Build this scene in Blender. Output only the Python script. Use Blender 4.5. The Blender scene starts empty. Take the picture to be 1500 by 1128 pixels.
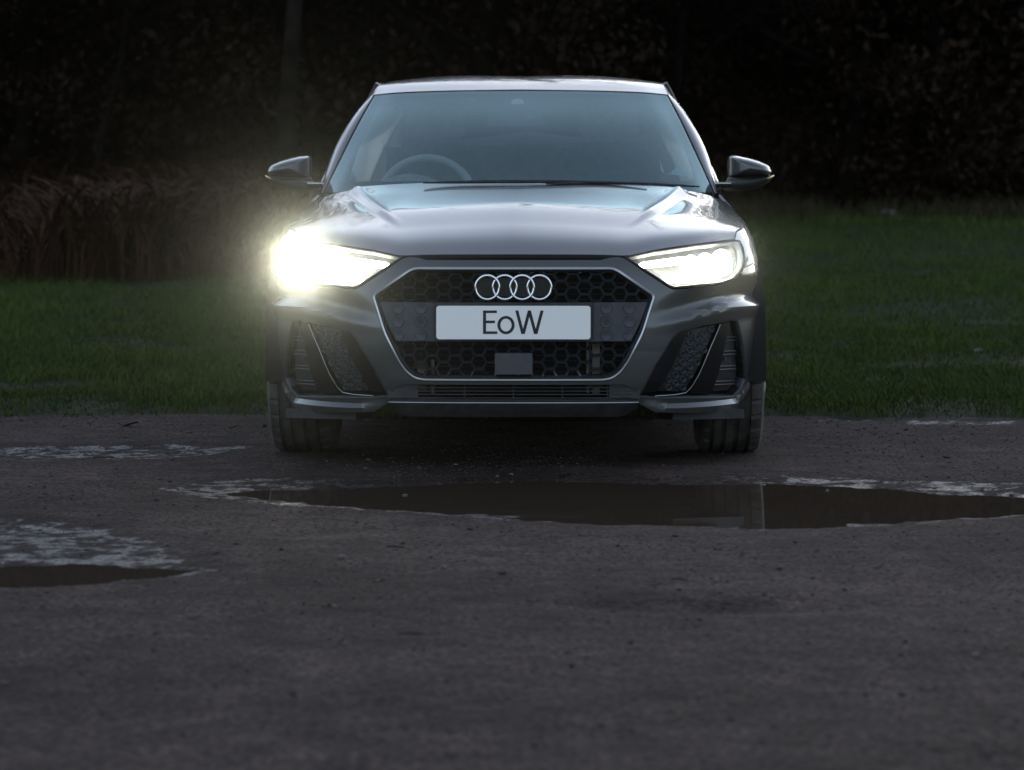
import bpy, math, random
import numpy as np
from mathutils import Vector
from mathutils.geometry import delaunay_2d_cdt
random.seed(7)
rng = np.random.default_rng(7)
C = bpy.context.scene
COL = C.collection
R = math.radians

# ------------------------------------------------------------------ camera, sky, sun, exposure
EYE = 0.825
cd = bpy.data.cameras.new('camera'); cam = bpy.data.objects.new('camera', cd); COL.objects.link(cam)
cam.location = (0, 0, EYE); cam.rotation_euler = (R(90), 0, 0)
cd.sensor_width = 36; cd.lens = 99.36; cd.shift_y = -244 / 1500
cd.clip_start = 0.1; cd.clip_end = 1000
cd.dof.use_dof = True; cd.dof.focus_distance = 9.5; cd.dof.aperture_fstop = 5.0
C.camera = cam
w = bpy.data.worlds.new('World'); C.world = w; w.use_nodes = True
nt = w.node_tree; bg = nt.nodes['Background']
sky = nt.nodes.new('ShaderNodeTexSky'); sky.sky_type = 'NISHITA'; sky.sun_disc = False
SUN_EL, SUN_AZ = 8.0, 12.0      # azimuth measured from +Y, clockwise seen from above: low behind the wood, to the right
sky.sun_elevation = R(SUN_EL); sky.sun_rotation = R(SUN_AZ); sky.dust_density = 1.5; sky.air_density = 1.0; sky.ozone_density = 4.0
hs = nt.nodes.new('ShaderNodeHueSaturation'); hs.inputs['Saturation'].default_value = .52      # thin overcast
nt.links.new(sky.outputs[0], hs.inputs['Color']); nt.links.new(hs.outputs[0], bg.inputs[0]); bg.inputs[1].default_value = 0.10
sd = bpy.data.lights.new('sun', 'SUN'); sd.energy = 0.5; sd.angle = R(12); sd.color = (1, .95, .88)
so = bpy.data.objects.new('sun', sd); COL.objects.link(so)
az = R(SUN_AZ); el = R(SUN_EL)
sdir = Vector((math.sin(az) * math.cos(el), math.cos(az) * math.cos(el), math.sin(el)))
so.rotation_euler = sdir.to_track_quat('Z', 'Y').to_euler(); so.location = (0, -10, 20)
C.view_settings.view_transform = 'Standard'; C.view_settings.look = 'None'
C.view_settings.exposure = 2.1; C.view_settings.gamma = 1.0; C.view_settings.use_curve_mapping = False
C.cycles.max_bounces = 8; C.cycles.transparent_max_bounces = 16
C.cycles.use_denoising = True
C.cycles.sample_clamp_indirect = 4.0

# ------------------------------------------------------------------ materials
def mat(name, base=(.1, .1, .1), rough=.5, metal=0., coat=0., spec=.5, emit=None, estr=0.):
    m = bpy.data.materials.new(name); m.use_nodes = True
    b = m.node_tree.nodes['Principled BSDF']
    b.inputs['Base Color'].default_value = (*base, 1); b.inputs['Roughness'].default_value = rough
    b.inputs['Metallic'].default_value = metal; b.inputs['Coat Weight'].default_value = coat
    b.inputs['Coat Roughness'].default_value = .03; b.inputs['Specular IOR Level'].default_value = spec
    if emit: b.inputs['Emission Color'].default_value = (*emit, 1); b.inputs['Emission Strength'].default_value = estr
    return m

def nodes(m): return m.node_tree.nodes, m.node_tree.links, m.node_tree.nodes['Principled BSDF']

def noisy(m, c1, c2, scale=8, detail=6, rough=(.5, .9), bump=.2, bscale=None, dist=.01, lo=.35, hi=.65, coords='Object'):
    n, l, b = nodes(m)
    tc = n.new('ShaderNodeTexCoord')
    no = n.new('ShaderNodeTexNoise'); no.inputs['Scale'].default_value = scale; no.inputs['Detail'].default_value = detail
    l.new(tc.outputs[coords], no.inputs['Vector'])
    cr = n.new('ShaderNodeValToRGB'); cr.color_ramp.elements[0].position = lo; cr.color_ramp.elements[1].position = hi
    cr.color_ramp.elements[0].color = (*c1, 1); cr.color_ramp.elements[1].color = (*c2, 1)
    l.new(no.outputs['Fac'], cr.inputs[0]); l.new(cr.outputs[0], b.inputs['Base Color'])
    mr = n.new('ShaderNodeMapRange'); mr.inputs['To Min'].default_value = rough[0]; mr.inputs['To Max'].default_value = rough[1]
    l.new(no.outputs['Fac'], mr.inputs[0]); l.new(mr.outputs[0], b.inputs['Roughness'])
    if bump:
        nb = n.new('ShaderNodeTexNoise'); nb.inputs['Scale'].default_value = bscale or scale * 4; nb.inputs['Detail'].default_value = 5
        l.new(tc.outputs[coords], nb.inputs['Vector'])
        bp = n.new('ShaderNodeBump'); bp.inputs['Strength'].default_value = bump; bp.inputs['Distance'].default_value = dist
        l.new(nb.outputs['Fac'], bp.inputs['Height']); l.new(bp.outputs[0], b.inputs['Normal'])
    return m

def glass_sheet(name, tint, ior=1.5, boost=1.0, coat=(1, 1, 1)):
    m = bpy.data.materials.new(name); m.use_nodes = True; n = m.node_tree.nodes; l = m.node_tree.links
    n.remove(n['Principled BSDF']); out = n['Material Output']
    t = n.new('ShaderNodeBsdfTransparent'); t.inputs[0].default_value = (*tint, 1)
    g = n.new('ShaderNodeBsdfGlossy'); g.inputs['Roughness'].default_value = .01; g.inputs['Color'].default_value = (*coat, 1)
    f = n.new('ShaderNodeFresnel'); f.inputs[0].default_value = ior
    mu = n.new('ShaderNodeMath'); mu.operation = 'MULTIPLY'; mu.inputs[1].default_value = boost; mu.use_clamp = True
    mx = n.new('ShaderNodeMixShader')
    l.new(f.outputs[0], mu.inputs[0]); l.new(mu.outputs[0], mx.inputs[0]); l.new(t.outputs[0], mx.inputs[1]); l.new(g.outputs[0], mx.inputs[2])
    l.new(mx.outputs[0], out.inputs[0])
    return m

def paint():
    m = mat('grey_paint', (.082, .086, .084), .38, .55, 1.0)
    n, l, b = nodes(m)
    tc = n.new('ShaderNodeTexCoord')
    # a film of road dust: thicker low down and in patches
    no = n.new('ShaderNodeTexNoise'); no.inputs['Scale'].default_value = 5; no.inputs['Detail'].default_value = 8
    l.new(tc.outputs['Object'], no.inputs['Vector'])
    sp = n.new('ShaderNodeSeparateXYZ'); l.new(tc.outputs['Object'], sp.inputs[0])
    mr = n.new('ShaderNodeMapRange'); mr.inputs['From Min'].default_value = .15; mr.inputs['From Max'].default_value = .6
    mr.inputs['To Min'].default_value = .55; mr.inputs['To Max'].default_value = .04; l.new(sp.outputs['Z'], mr.inputs[0])
    mu = n.new('ShaderNodeMath'); mu.operation = 'MULTIPLY'; l.new(mr.outputs[0], mu.inputs[0]); l.new(no.outputs['Fac'], mu.inputs[1])
    mx = n.new('ShaderNodeMixRGB'); mx.inputs[1].default_value = (.082, .086, .084, 1); mx.inputs[2].default_value = (.11, .095, .08, 1)
    l.new(mu.outputs[0], mx.inputs[0]); l.new(mx.outputs[0], b.inputs['Base Color'])
    ro = n.new('ShaderNodeMapRange'); ro.inputs['To Min'].default_value = .02; ro.inputs['To Max'].default_value = .25
    l.new(mu.outputs[0], ro.inputs[0]); l.new(ro.outputs[0], b.inputs['Coat Roughness'])
    fl = n.new('ShaderNodeTexNoise'); fl.inputs['Scale'].default_value = 900
    l.new(tc.outputs['Object'], fl.inputs['Vector'])
    bp = n.new('ShaderNodeBump'); bp.inputs['Strength'].default_value = .04; bp.inputs['Distance'].default_value = .001
    l.new(fl.outputs['Fac'], bp.inputs['Height']); l.new(bp.outputs[0], b.inputs['Normal'])
    return m

M_ = {}
M_['paint'] = paint()
M_['gloss_black'] = mat('gloss_black', (.009, .009, .010), .22, 0, 0, .4)
M_['black'] = noisy(mat('black_plastic', (.02, .02, .021), .5), (.016, .016, .017), (.03, .03, .031), 40, 4, (.4, .6), .1, 900, .0005)
M_['blackhole'] = mat('matt_black', (.008, .008, .008), .9)  # one even matt black for underbody, engine bay, radiator, liners and rims
M_['slate'] = noisy(mat('slate_plastic', (.04, .045, .052), .45), (.035, .04, .047), (.05, .056, .064), 30, 4, (.38, .5), .08, 800, .0005)
M_['chrome'] = mat('chrome', (.93, .93, .95), .2, 1.0)
M_['satin'] = mat('satin_silver', (.42, .42, .43), .32, 1.0)
M_['rubber'] = noisy(mat('tyre_rubber', (.022, .021, .02), .8), (.028, .026, .025), (.095, .08, .066), 14, 8, (.7, .95), .25, 220, .001)
M_['alloy'] = mat('alloy', (.3, .3, .31), .35, 1.0)
M_['steel'] = noisy(mat('steel', (.2, .18, .16), .5, .8), (.10, .085, .07), (.25, .22, .19), 30, 5, (.4, .7), .1)
M_['plate'] = mat('plate_white', (.96, .92, .87), .3)
M_['ink'] = mat('plate_black', (.006, .006, .006), .4)
M_['screen'] = glass_sheet('windscreen_glass', (.72, .82, .80), 1.52, 1.65, (.72, .97, .98))
M_['sideglass'] = glass_sheet('side_glass', (.62, .66, .66), 1.5, 1.4)
M_['rearglass'] = glass_sheet('rear_glass', (.16, .18, .18), 1.5, 1.4)
M_['cover'] = glass_sheet('lamp_cover', (.93, .94, .95), 1.45, .9)
M_['cabin'] = noisy(mat('cabin_trim', (.05, .05, .055), .8), (.33, .34, .34), (.42, .43, .43), 25, 4, (.7, .9), .1, 600, .0005)
M_['cabinlight'] = mat('cabin_pale_trim', (.55, .55, .55), .7)
M_['mirror'] = mat('mirror_glass', (.8, .8, .82), .02, 1.0)
M_['paper'] = mat('pale_paper', (.55, .7, .78), .6)
M_['amber'] = mat('amber_lens', (.5, .28, .05), .2)
M_['led'] = mat('led_dim', (.8, .8, .8), .3, emit=(1, .93, .72), estr=7)
M_['led_hot'] = mat('led_hot', (.8, .8, .8), .3, emit=(1, .95, .68), estr=22)
M_['bowl'] = mat('lamp_reflector', (.75, .75, .75), .22, 1.0)

# ------------------------------------------------------------------ object helpers
def link(name, V, F, m, parent=None, smooth=True, sharp=None):
    me = bpy.data.meshes.new(name)
    V = np.asarray(V, dtype=np.float64).reshape(-1, 3)
    if isinstance(F, np.ndarray) and F.ndim == 2:
        nf, k = F.shape
        me.vertices.add(len(V)); me.vertices.foreach_set('co', V.astype(np.float32).ravel())
        me.loops.add(nf * k); me.loops.foreach_set('vertex_index', F.astype(np.int32).ravel())
        me.polygons.add(nf); me.polygons.foreach_set('loop_start', (np.arange(nf) * k).astype(np.int32))
        me.update(calc_edges=True); me.validate()
    else:
        me.from_pydata([tuple(v) for v in V], [], [tuple(int(i) for i in f) for f in F]); me.update()
    if smooth:
        me.polygons.foreach_set('use_smooth', np.ones(len(me.polygons), dtype=bool))
        if sharp: me.set_sharp_from_angle(angle=R(sharp))
    if m is not None: me.materials.append(M_[m] if isinstance(m, str) else m)
    o = bpy.data.objects.new(name, me); COL.objects.link(o)
    if parent is not None: o.parent = parent
    return o

def tag(o, label=None, cat=None, group=None, kind=None):
    if label: o['label'] = label
    if cat: o['category'] = cat
    if group: o['group'] = group
    if kind: o['kind'] = kind
    return o

def empty(name, loc=(0, 0, 0), parent=None, rz=0.):
    o = bpy.data.objects.new(name, None); COL.objects.link(o); o.location = loc; o.rotation_euler = (0, 0, rz)
    o.empty_display_size = .1
    if parent is not None: o.parent = parent
    return o

class MB:
    """collects shapes into one mesh"""
    def __init__(s): s.v = []; s.f = []
    def add(s, V, F):
        o = len(s.v); s.v += [tuple(map(float, p)) for p in V]; s.f += [tuple(int(i) + o for i in f) for f in F]; return s
    def box(s, c, d, rx=0, ry=0, rz=0):
        x, y, z = np.array(d) / 2
        P = np.array([(-x, -y, -z), (x, -y, -z), (x, y, -z), (-x, y, -z), (-x, -y, z), (x, -y, z), (x, y, z), (-x, y, z)])
        P = P @ rotm(rx, ry, rz).T + np.array(c)
        return s.add(P, [(0, 3, 2, 1), (4, 5, 6, 7), (0, 1, 5, 4), (1, 2, 6, 5), (2, 3, 7, 6), (3, 0, 4, 7)])
    def tube(s, pts, r, n=8, caps=True):
        V, F = tube(pts, r, n, caps); return s.add(V, F)
    def prism(s, poly, d0, d1, back_scale=1.0):
        """poly: list of (x,z); extruded in y from d0 to d1"""
        n = len(poly); P = np.array(poly, float); c = P.mean(0); B = c + (P - c) * back_scale
        V = [(p[0], d0, p[1]) for p in P] + [(p[0], d1, p[1]) for p in B]
        F = [tuple(range(n)), tuple(range(2 * n - 1, n - 1, -1))]
        F += [(i, n + i, n + (i + 1) % n, (i + 1) % n) for i in range(n)]
        return s.add(V, F)
    def build(s, name, m, parent=None, smooth=True, sharp=40):
        return link(name, s.v, s.f, m, parent, smooth, sharp)

def rotm(rx, ry, rz):
    a, b, c = math.cos(rx), math.sin(rx), 0
    X = np.array([[1, 0, 0], [0, math.cos(rx), -math.sin(rx)], [0, math.sin(rx), math.cos(rx)]])
    Y = np.array([[math.cos(ry), 0, math.sin(ry)], [0, 1, 0], [-math.sin(ry), 0, math.cos(ry)]])
    Z = np.array([[math.cos(rz), -math.sin(rz), 0], [math.sin(rz), math.cos(rz), 0], [0, 0, 1]])
    return Z @ Y @ X

def tube(pts, r, n=8, caps=True, closed=False):
    P = np.array(pts, float); k = len(P); rr = np.broadcast_to(np.array(r, float), (k,))
    if closed: T = np.roll(P, -1, 0) - np.roll(P, 1, 0)
    else: T = np.gradient(P, axis=0)
    T /= np.linalg.norm(T, axis=1)[:, None] + 1e-12
    V = []; up = np.array([0., 0., 1.]) if abs(T[0][2]) < .9 else np.array([1., 0., 0.])
    a = np.arange(n) * 2 * math.pi / n
    for i in range(k):
        u = np.cross(up, T[i]); u /= np.linalg.norm(u) + 1e-12; v = np.cross(T[i], u); up = v
        V += list(P[i] + rr[i] * (np.cos(a)[:, None] * u + np.sin(a)[:, None] * v))
    F = []
    for i in range(k if closed else k - 1):
        j = (i + 1) % k
        for q in range(n): F.append((i * n + q, i * n + (q + 1) % n, j * n + (q + 1) % n, j * n + q))
    if caps and not closed:
        F.append(tuple(range(n - 1, -1, -1))); F.append(tuple((k - 1) * n + q for q in range(n)))
    return V, F

def lathe_x(profile, n=64, cx=0.):
    """profile (x, r) turned about the x axis"""
    V = []; k = len(profile)
    for i in range(n):
        a = 2 * math.pi * i / n
        for x, r in profile: V.append((x + cx, r * math.sin(a), r * math.cos(a)))
    F = [(i * k + j, i * k + j + 1, ((i + 1) % n) * k + j + 1, ((i + 1) % n) * k + j) for i in range(n) for j in range(k - 1)]
    return V, F

def smooth_table(xs, ys, n=1200, sig=10):
    xs = np.array(xs, float); ys = np.array(ys, float)
    h = np.diff(xs); dl = np.diff(ys) / h; m = np.zeros(len(xs)); m[0] = dl[0]; m[-1] = dl[-1]
    for i in range(1, len(xs) - 1):
        if dl[i - 1] * dl[i] > 0:
            w1 = 2 * h[i] + h[i - 1]; w2 = h[i] + 2 * h[i - 1]; m[i] = (w1 + w2) / (w1 / dl[i - 1] + w2 / dl[i])
    X = np.linspace(xs[0], xs[-1], n); i = np.clip(np.searchsorted(xs, X, 'right') - 1, 0, len(xs) - 2)
    t = (X - xs[i]) / h[i]
    Y = (1 + 2 * t) * (1 - t) ** 2 * ys[i] + t * (1 - t) ** 2 * h[i] * m[i] + t * t * (3 - 2 * t) * ys[i + 1] + t * t * (t - 1) * h[i] * m[i + 1]
    if sig:
        k = np.exp(-.5 * (np.arange(-3 * sig, 3 * sig + 1) / sig) ** 2); k /= k.sum(); p = 3 * sig
        Yp = np.concatenate([2 * Y[0] - Y[p:0:-1], Y, 2 * Y[-1] - Y[-2:-p - 2:-1]]); Y = np.convolve(Yp, k, 'valid')
    return lambda q: np.interp(q, X, Y)

def sst(a, b, x):
    t = np.clip((np.asarray(x, float) - a) / (b - a), 0, 1); return t * t * (3 - 2 * t)

# ------------------------------------------------------------------ the car's body surface
NOSE = 9.25; YAW = 0.0155; CX = 0.0045
halfw = smooth_table([.05, .18, .25, .35, .5, .67, .72, .76, .82, .88, .93], [.79, .81, .838, .853, .862, .858, .851, .840, .812, .778, .742], sig=14)
lean = smooth_table([.05, .2, .3, .42, .52, .6, .66, .70, .75, .80, .86, .93], [.075, .045, .016, .0, .003, .016, .036, .062, .115, .18, .28, .42], sig=14)
_pu = np.array([(0, 0), (.23, .007), (.46, .032), (.58, .065), (.70, .125), (.81, .22), (.90, .345), (.955, .465), (.985, .60), (.998, .78), (1, 1.0), (1, 2.9), (.99, 3.3), (.965, 3.6), (.92, 3.78), (.82, 3.91), (.6, 3.98), (.3, 4.02), (0, 4.03)])
def _plan():
    d = np.r_[0, np.cumsum(np.hypot(np.diff(_pu[:, 0]) * .86, np.diff(_pu[:, 1])))]
    return smooth_table(d, _pu[:, 0], 3000, 16), smooth_table(d, _pu[:, 1], 3000, 16), d[-1]
plan_u, plan_p, S_END = _plan()
_ss = np.linspace(0, S_END, 6000)
def s_at(p): return float(np.interp(p, np.maximum.accumulate(plan_p(_ss)) + np.arange(6000) * 1e-9, _ss))

def skin(s, z):
    s = np.asarray(s, float); z = np.asarray(z, float)
    u = plan_u(s); p = plan_p(s)
    y = p + lean(z) * (1 - sst(.25, 1.5, p)) - .8 * lean(z) * sst(2.7, 3.8, p)
    return np.stack([halfw(z) * u, y, z], -1)

def normal(s, z, e=.004):
    a = skin(s + e, z) - skin(s - e, z); b = skin(s, z + e) - skin(s, z - e)
    n = np.cross(a, b); return n / np.linalg.norm(n, axis=-1, keepdims=True)

def shot(P):
    """where a point of the car falls in the photograph, for measuring"""
    P = np.asarray(P, float); d = NOSE + P[..., 1]
    return np.stack([750 + (P[..., 0] + CX + YAW * P[..., 1]) * 4140 / d, 320 + (EYE - P[..., 2]) * 4140 / d], -1)

def at(px, py, y):
    """a measured point at a known depth y behind the nose, in the car's own axes"""
    d = NOSE + y
    return np.array([(px - 750) * d / 4140 - CX - YAW * y, y, EYE - (py - 320) * d / 4140])

def on(px, py):
    """a measured point on the body surface -> (s, z)"""
    q = np.array([(px - 752) / 440, .825 - (py - 320) / 440]); t = np.array([px, py], float)
    q[1] = np.clip(q[1], .1, .9)
    for _ in range(60):
        f = shot(skin(*q)) - t
        if np.abs(f).max() < .01: break
        e = 1e-4; J = np.stack([(shot(skin(q[0] + e, q[1])) - t - f) / e, (shot(skin(q[0], q[1] + e)) - t - f) / e], 1)
        st = np.linalg.solve(J + 1e-6 * np.eye(2), -f); st = np.clip(st, -.06, .06); q = q + st
        q[1] = np.clip(q[1], .06, .93); q[0] = np.clip(q[0], -.2, 1.6)
    return q

def ons(L): return np.array([on(*p) for p in L])

def round_poly(P, r=.012, n=4, closed=True):
    """round the corners of a polygon"""
    P = [np.array(p, float) for p in P]; out = []; N = len(P)
    for i in range(N):
        if not closed and i in (0, N - 1): out.append(P[i]); continue
        a, b, c = P[i - 1], P[i], P[(i + 1) % N]
        la, lc = np.linalg.norm(a - b), np.linalg.norm(c - b); q = min(r, la * .45, lc * .45)
        p0 = b + (a - b) / la * q; p1 = b + (c - b) / lc * q
        for k in range(n + 1):
            t = k / n; out.append((1 - t) ** 2 * p0 + 2 * t * (1 - t) * b + t * t * p1)
    return np.array(out)

def resample(P, step, closed=True):
    P = np.array(P, float)
    if closed: P = np.vstack([P, P[:1]])
    out = []
    for a, b in zip(P[:-1], P[1:]):
        n = max(1, int(np.ceil(np.linalg.norm(b - a) / step)))
        out += [a + (b - a) * k / n for k in range(n)]
    if not closed: out.append(P[-1])
    return np.array(out)

def inside(P, poly):
    x, y = P[:, 0], P[:, 1]; r = np.zeros(len(P), bool); n = len(poly); j = n - 1
    for i in range(n):
        xi, yi = poly[i]; xj, yj = poly[j]
        if yi != yj:
            c = ((yi > y) != (yj > y)) & (x < (xj - xi) * (y - yi) / (yj - yi) + xi); r ^= c
        j = i
    return r

def dist_poly(P, poly, closed=True):
    P = np.asarray(P, float); best = np.full(len(P), 1e9); n = len(poly)
    for i in range(n if closed else n - 1):
        a = np.array(poly[i], float); b = np.array(poly[(i + 1) % n], float); ab = b - a
        t = np.clip(((P - a) @ ab) / (ab @ ab + 1e-15), 0, 1); best = np.minimum(best, np.linalg.norm(P - (a + t[:, None] * ab), axis=1))
    return best

def patch2d(outer, holes=(), step=.012):
    """triangulates a flat outline with holes; returns points, triangles, boundary loops"""
    loops = [resample(outer, step)] + [resample(h, step) for h in holes]
    pts = np.vstack(loops); edges = []; k = 0; idx = []
    for lp in loops:
        n = len(lp); edges += [(k + i, k + (i + 1) % n) for i in range(n)]; idx.append(list(range(k, k + n))); k += n
    lo, hi = pts.min(0), pts.max(0)
    gx, gy = np.meshgrid(np.arange(lo[0] + step / 2, hi[0], step), np.arange(lo[1] + step / 2, hi[1], step * .87))
    gx = gx + (np.arange(gx.shape[0]) % 2)[:, None] * step / 2
    G = np.stack([gx.ravel(), gy.ravel()], 1); ok = inside(G, loops[0]) & (dist_poly(G, loops[0]) > step * .45)
    for lp in loops[1:]: ok &= ~inside(G, lp) & (dist_poly(G, lp) > step * .45)
    allp = np.vstack([pts, G[ok]])
    r = delaunay_2d_cdt([Vector(p) for p in allp], edges, [], 0, 1e-7)
    V = np.array([tuple(v) for v in r[0]]); T = np.array([f for f in r[2] if len(f) == 3])
    cen = V[T].mean(1); keep = inside(cen, loops[0])
    for lp in loops[1:]: keep &= ~inside(cen, lp)
    a = V[T]; area = (a[:, 1, 0] - a[:, 0, 0]) * (a[:, 2, 1] - a[:, 0, 1]) - (a[:, 1, 1] - a[:, 0, 1]) * (a[:, 2, 0] - a[:, 0, 0])
    T = T[keep]; area = area[keep]; T[area < 0] = T[area < 0][:, ::-1]; T = T[np.abs(area) > 1e-10]
    o2n = {}
    for ni, olds in enumerate(r[3]):
        for oi in olds: o2n[oi] = ni
    idx = [[o2n.get(i, i) for i in lp] for lp in idx]
    return V, T, idx

def solid(mapf, V, T, loops, thick=.012, inn=None):
    """maps a flat patch into space and turns its edges inward so that it has thickness"""
    P = mapf(V[:, 0], V[:, 1]); nrm = normal(V[:, 0], V[:, 1]) if inn is None else inn(V[:, 0], V[:, 1])
    verts = list(P); faces = [tuple(t) for t in T]
    for lp in loops:
        L = len(lp); b = len(verts)
        for i in lp: verts.append(P[i] - nrm[i] * thick)
        A = V[lp]; ar = .5 * np.sum(A[:, 0] * np.roll(A[:, 1], -1) - A[:, 1] * np.roll(A[:, 0], -1))
        for i in range(L):
            j = (i + 1) % L; f = (lp[i], b + i, b + j, lp[j])
            faces.append(f)
    return np.array(verts), faces

def mirror(V): V = np.array(V, float).copy(); V[:, 0] *= -1; return V
def flip(F): return [tuple(reversed(f)) for f in F]

def both(name, V, F, m, parent, sharp=35, labels=None, smooth=True):
    out = []
    for k, sg in enumerate((1, -1)):
        par = parent[k] if isinstance(parent, (list, tuple)) else parent
        o = link(name, V if sg > 0 else mirror(V), F if sg > 0 else flip(F), m, par, smooth, sharp); out.append(o)
        if labels: o['label'] = labels[k]
    return out

car = empty('car', (CX, NOSE, 0), rz=-YAW)
tag(car, 'dark grey hatchback with both headlights lit, facing the camera on the wet dirt track', 'car')

# ------------------------------------------------------------------ outlines measured on the right half, on the skin
GRILLE = ons([(752, 391), (897, 391), (907, 395), (957, 430), (959.5, 436), (942, 490), (921, 531), (910, 546), (898, 555), (885, 558), (752, 558.5)])
GRILLE[0][0] = 0; GRILLE[-1][0] = 0
LAMP = ons([(916, 376.5), (957, 368), (1019, 359), (1075, 352), (1082, 353), (1087, 364), (1089.5, 378), (1087.5, 390), (1082, 400), (1073.6, 408), (1056.5, 414), (1019, 418), (988, 421), (980, 418.5), (941.7, 393.5)])
INTAKE = ons([(935, 580), (959, 536), (984, 495), (994, 486), (1029, 475), (1072, 467), (1080, 469), (1086, 493), (1090.6, 528), (1091.6, 555), (1086, 569), (1076, 580), (1037, 583), (1000, 582.5), (960, 583)])
LOWIN = ons([(752, 563), (915, 563), (926, 568), (934, 585), (752, 586.5)]); LOWIN[0][0] = 0; LOWIN[-1][0] = 0

BROW = ons([(930, 480), (965, 473.5), (1000, 465), (1040, 454), (1080, 446), (1100, 445)])
BLADE = ons([(940, 589), (972, 593), (1076, 585), (1090, 567), (1094, 556)])
BROWF = smooth_table(BROW[:, 0], BROW[:, 1], 600, 60)
BLPOLY = np.vstack([BLADE, [[BLADE[-1, 0], .5], [BLADE[0, 0], .5]]])
def shaped(s, z):
    """skin with the bumper's ledges pressed into it"""
    s = np.asarray(s, float); z = np.asarray(z, float); P = skin(s, z); n = normal(s, z)
    zb = BROWF(np.minimum(s, BROW[-1, 0]))
    amp = sst(BROW[0, 0], BROW[3, 0], s) * (1 - sst(BROW[-1, 0] + .05, BROW[-1, 0] + .28, s))
    t = z - zb
    d = -.026 * amp * sst(-.002, .030, t) * (1 - sst(.034, .105, t))
    d += .010 * amp * sst(-.05, -.01, t) * (1 - sst(-.004, .012, t))
    q = np.stack([s.ravel(), z.ravel()], 1); t2 = dist_poly(q, BLADE, False) * np.where(inside(q, BLPOLY), -1, 1); t2 = t2.reshape(s.shape)
    a2 = sst(BLADE[0, 0] - .05, BLADE[1, 0] + .05, s) * (1 - sst(BLADE[-1, 1] - .04, BLADE[-1, 1] + .03, z)) * (1 - sst(BLADE[-1, 0] + .03, BLADE[-1, 0] + .12, s))
    d += .015 * a2 * sst(-.007, .004, t2) * (1 - .55 * sst(.012, .07, t2))
    # crisp lip round the grille opening
    return P + n * d[..., None]

# ------------------------------------------------------------------ bumper, wings, doors
s_arch = lambda p: s_at(p)
def arch_pts(pc, zc, r, a0, a1, n=22):
    return [np.array([s_at(pc + r * math.cos(t)), zc + r * math.sin(t)]) for t in np.linspace(R(a0), R(a1), n)]
WC, WZ, AR = .80, .325, .352
low = ons([(752, 590), (935, 590.5), (957, 602), (1040, 602.5)])
sk = s_at(WC - AR)
EAR = np.array([s_at(.535), .700])
top = ons([(752, 381), (880, 381), (893, 377.5), (905, 376.3), (914, 378.5), (920, 382), (941, 397), (955, 406), (978, 421), (986, 424.5), (1019, 421.5), (1056.5, 417.5), (1075, 411), (1085, 402), (1090, 392)])
jt = np.array([s_at(WC - AR * math.cos(R(60))), .638])    # where the bumper meets the wing at the arch
arch = arch_pts(WC, WZ, AR, 180 - 0, 180 - 62)
arch = [a for a in arch if a[1] <= .634]
zlow = low[3, 1]
outer = [np.array([0, low[0, 1]])] + list(low[1:]) + [np.array([s_at(WC - AR - .005), zlow - .002]), np.array([s_at(WC - AR), WZ])] + arch + [np.array([arch[-1][0], .640]), np.array([top[-1][0] + .10, .668])] + list(top[::-1][:-1]) + [np.array([0, top[0, 1]])]
half = np.array(outer)
hol = [np.array(INTAKE)]
# the whole bumper is one moulding: mirror the half outline
full = np.vstack([half[1:-1], np.array([[-a, b] for a, b in half[1:-1][::-1]])])
g = GRILLE[1:-1]; gfull = np.vstack([g, np.array([[-a, b] for a, b in g[::-1]])]); gfull = np.vstack([[ -g[0][0], g[0][1]], g, np.array([[-a, b] for a, b in g[::-1]])[:-1]])
li = LOWIN[1:-1]; lfull = np.vstack([li, np.array([[-a, b] for a, b in li[::-1]])])
def sym(f):
    def q(s, z):
        P = f(np.abs(s), z); P[..., 0] *= np.where(s < 0, -1, 1); return P
    return q
shaped2 = sym(shaped); normal2 = sym(normal)
V, T, loops = patch2d(full, [gfull, INTAKE, INTAKE[::-1] * np.array([-1, 1]), lfull], .0125)
VV, FF = solid(shaped2, V, T, loops, .02, normal2)
link('front_bumper', VV, FF, 'paint', car, True, 38)

# wing: between lamp, bonnet shut line, arch and door
SHL = [np.array([on(1075, 350)[0], on(1075, 350)[1]])]
SHOULDER = np.array([on(1075.5, 350), on(1078.0, 338), [s_at(.53), .799], [s_at(.66), .810], [s_at(.8), .823], [s_at(1.0), .847], [s_at(1.2), .885]])
lampo = ons([(1083.5, 352), (1089, 363), (1091.5, 378), (1089.5, 391)])
wa = arch_pts(WC, WZ, AR, 0, 118, 30); wa = [a for a in wa if a[0] > arch[-1][0] + .004 or a[1] > .642]
wing = [np.array([s_at(1.19), .24]), np.array([s_at(1.19), .885])] + list(SHOULDER[::-1][1:] + np.array([0, -.004])) + list(lampo) + [np.array([top[-1][0] + .10, .672]), np.array([arch[-1][0], .644])] + wa[::-1] + [np.array([s_at(WC + AR + .006), .24])]
V, T, loops = patch2d(np.array(wing), (), .014); VV, FF = solid(shaped, V, T, loops, .012)
both('front_wing', VV, FF, 'paint', car)
def side_panel(name, pts, m='paint', step=.03, thick=.01):
    V, T, loops = patch2d(np.array([[s_at(p), z] for p, z in pts]), (), step); VV, FF = solid(skin, V, T, loops, thick)
    return both(name, VV, FF, m, car)
fd = side_panel('front_door', [(1.196, .245), (1.196, .885), (1.30, .915), (2.195, .925), (2.195, .245)])
ra = [(3.363 + .352 * math.cos(t), WZ + .352 * math.sin(t)) for t in np.linspace(R(180), R(90), 14)]
rd = side_panel('rear_door', [(2.203, .245), (2.203, .925), (3.15, .925), (3.15, WZ + .352 * math.sin(math.acos((3.15 - 3.363) / .352)) + .004)] + [q for q in reversed(ra) if q[0] < 3.145] + [(3.0, .245)])
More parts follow.
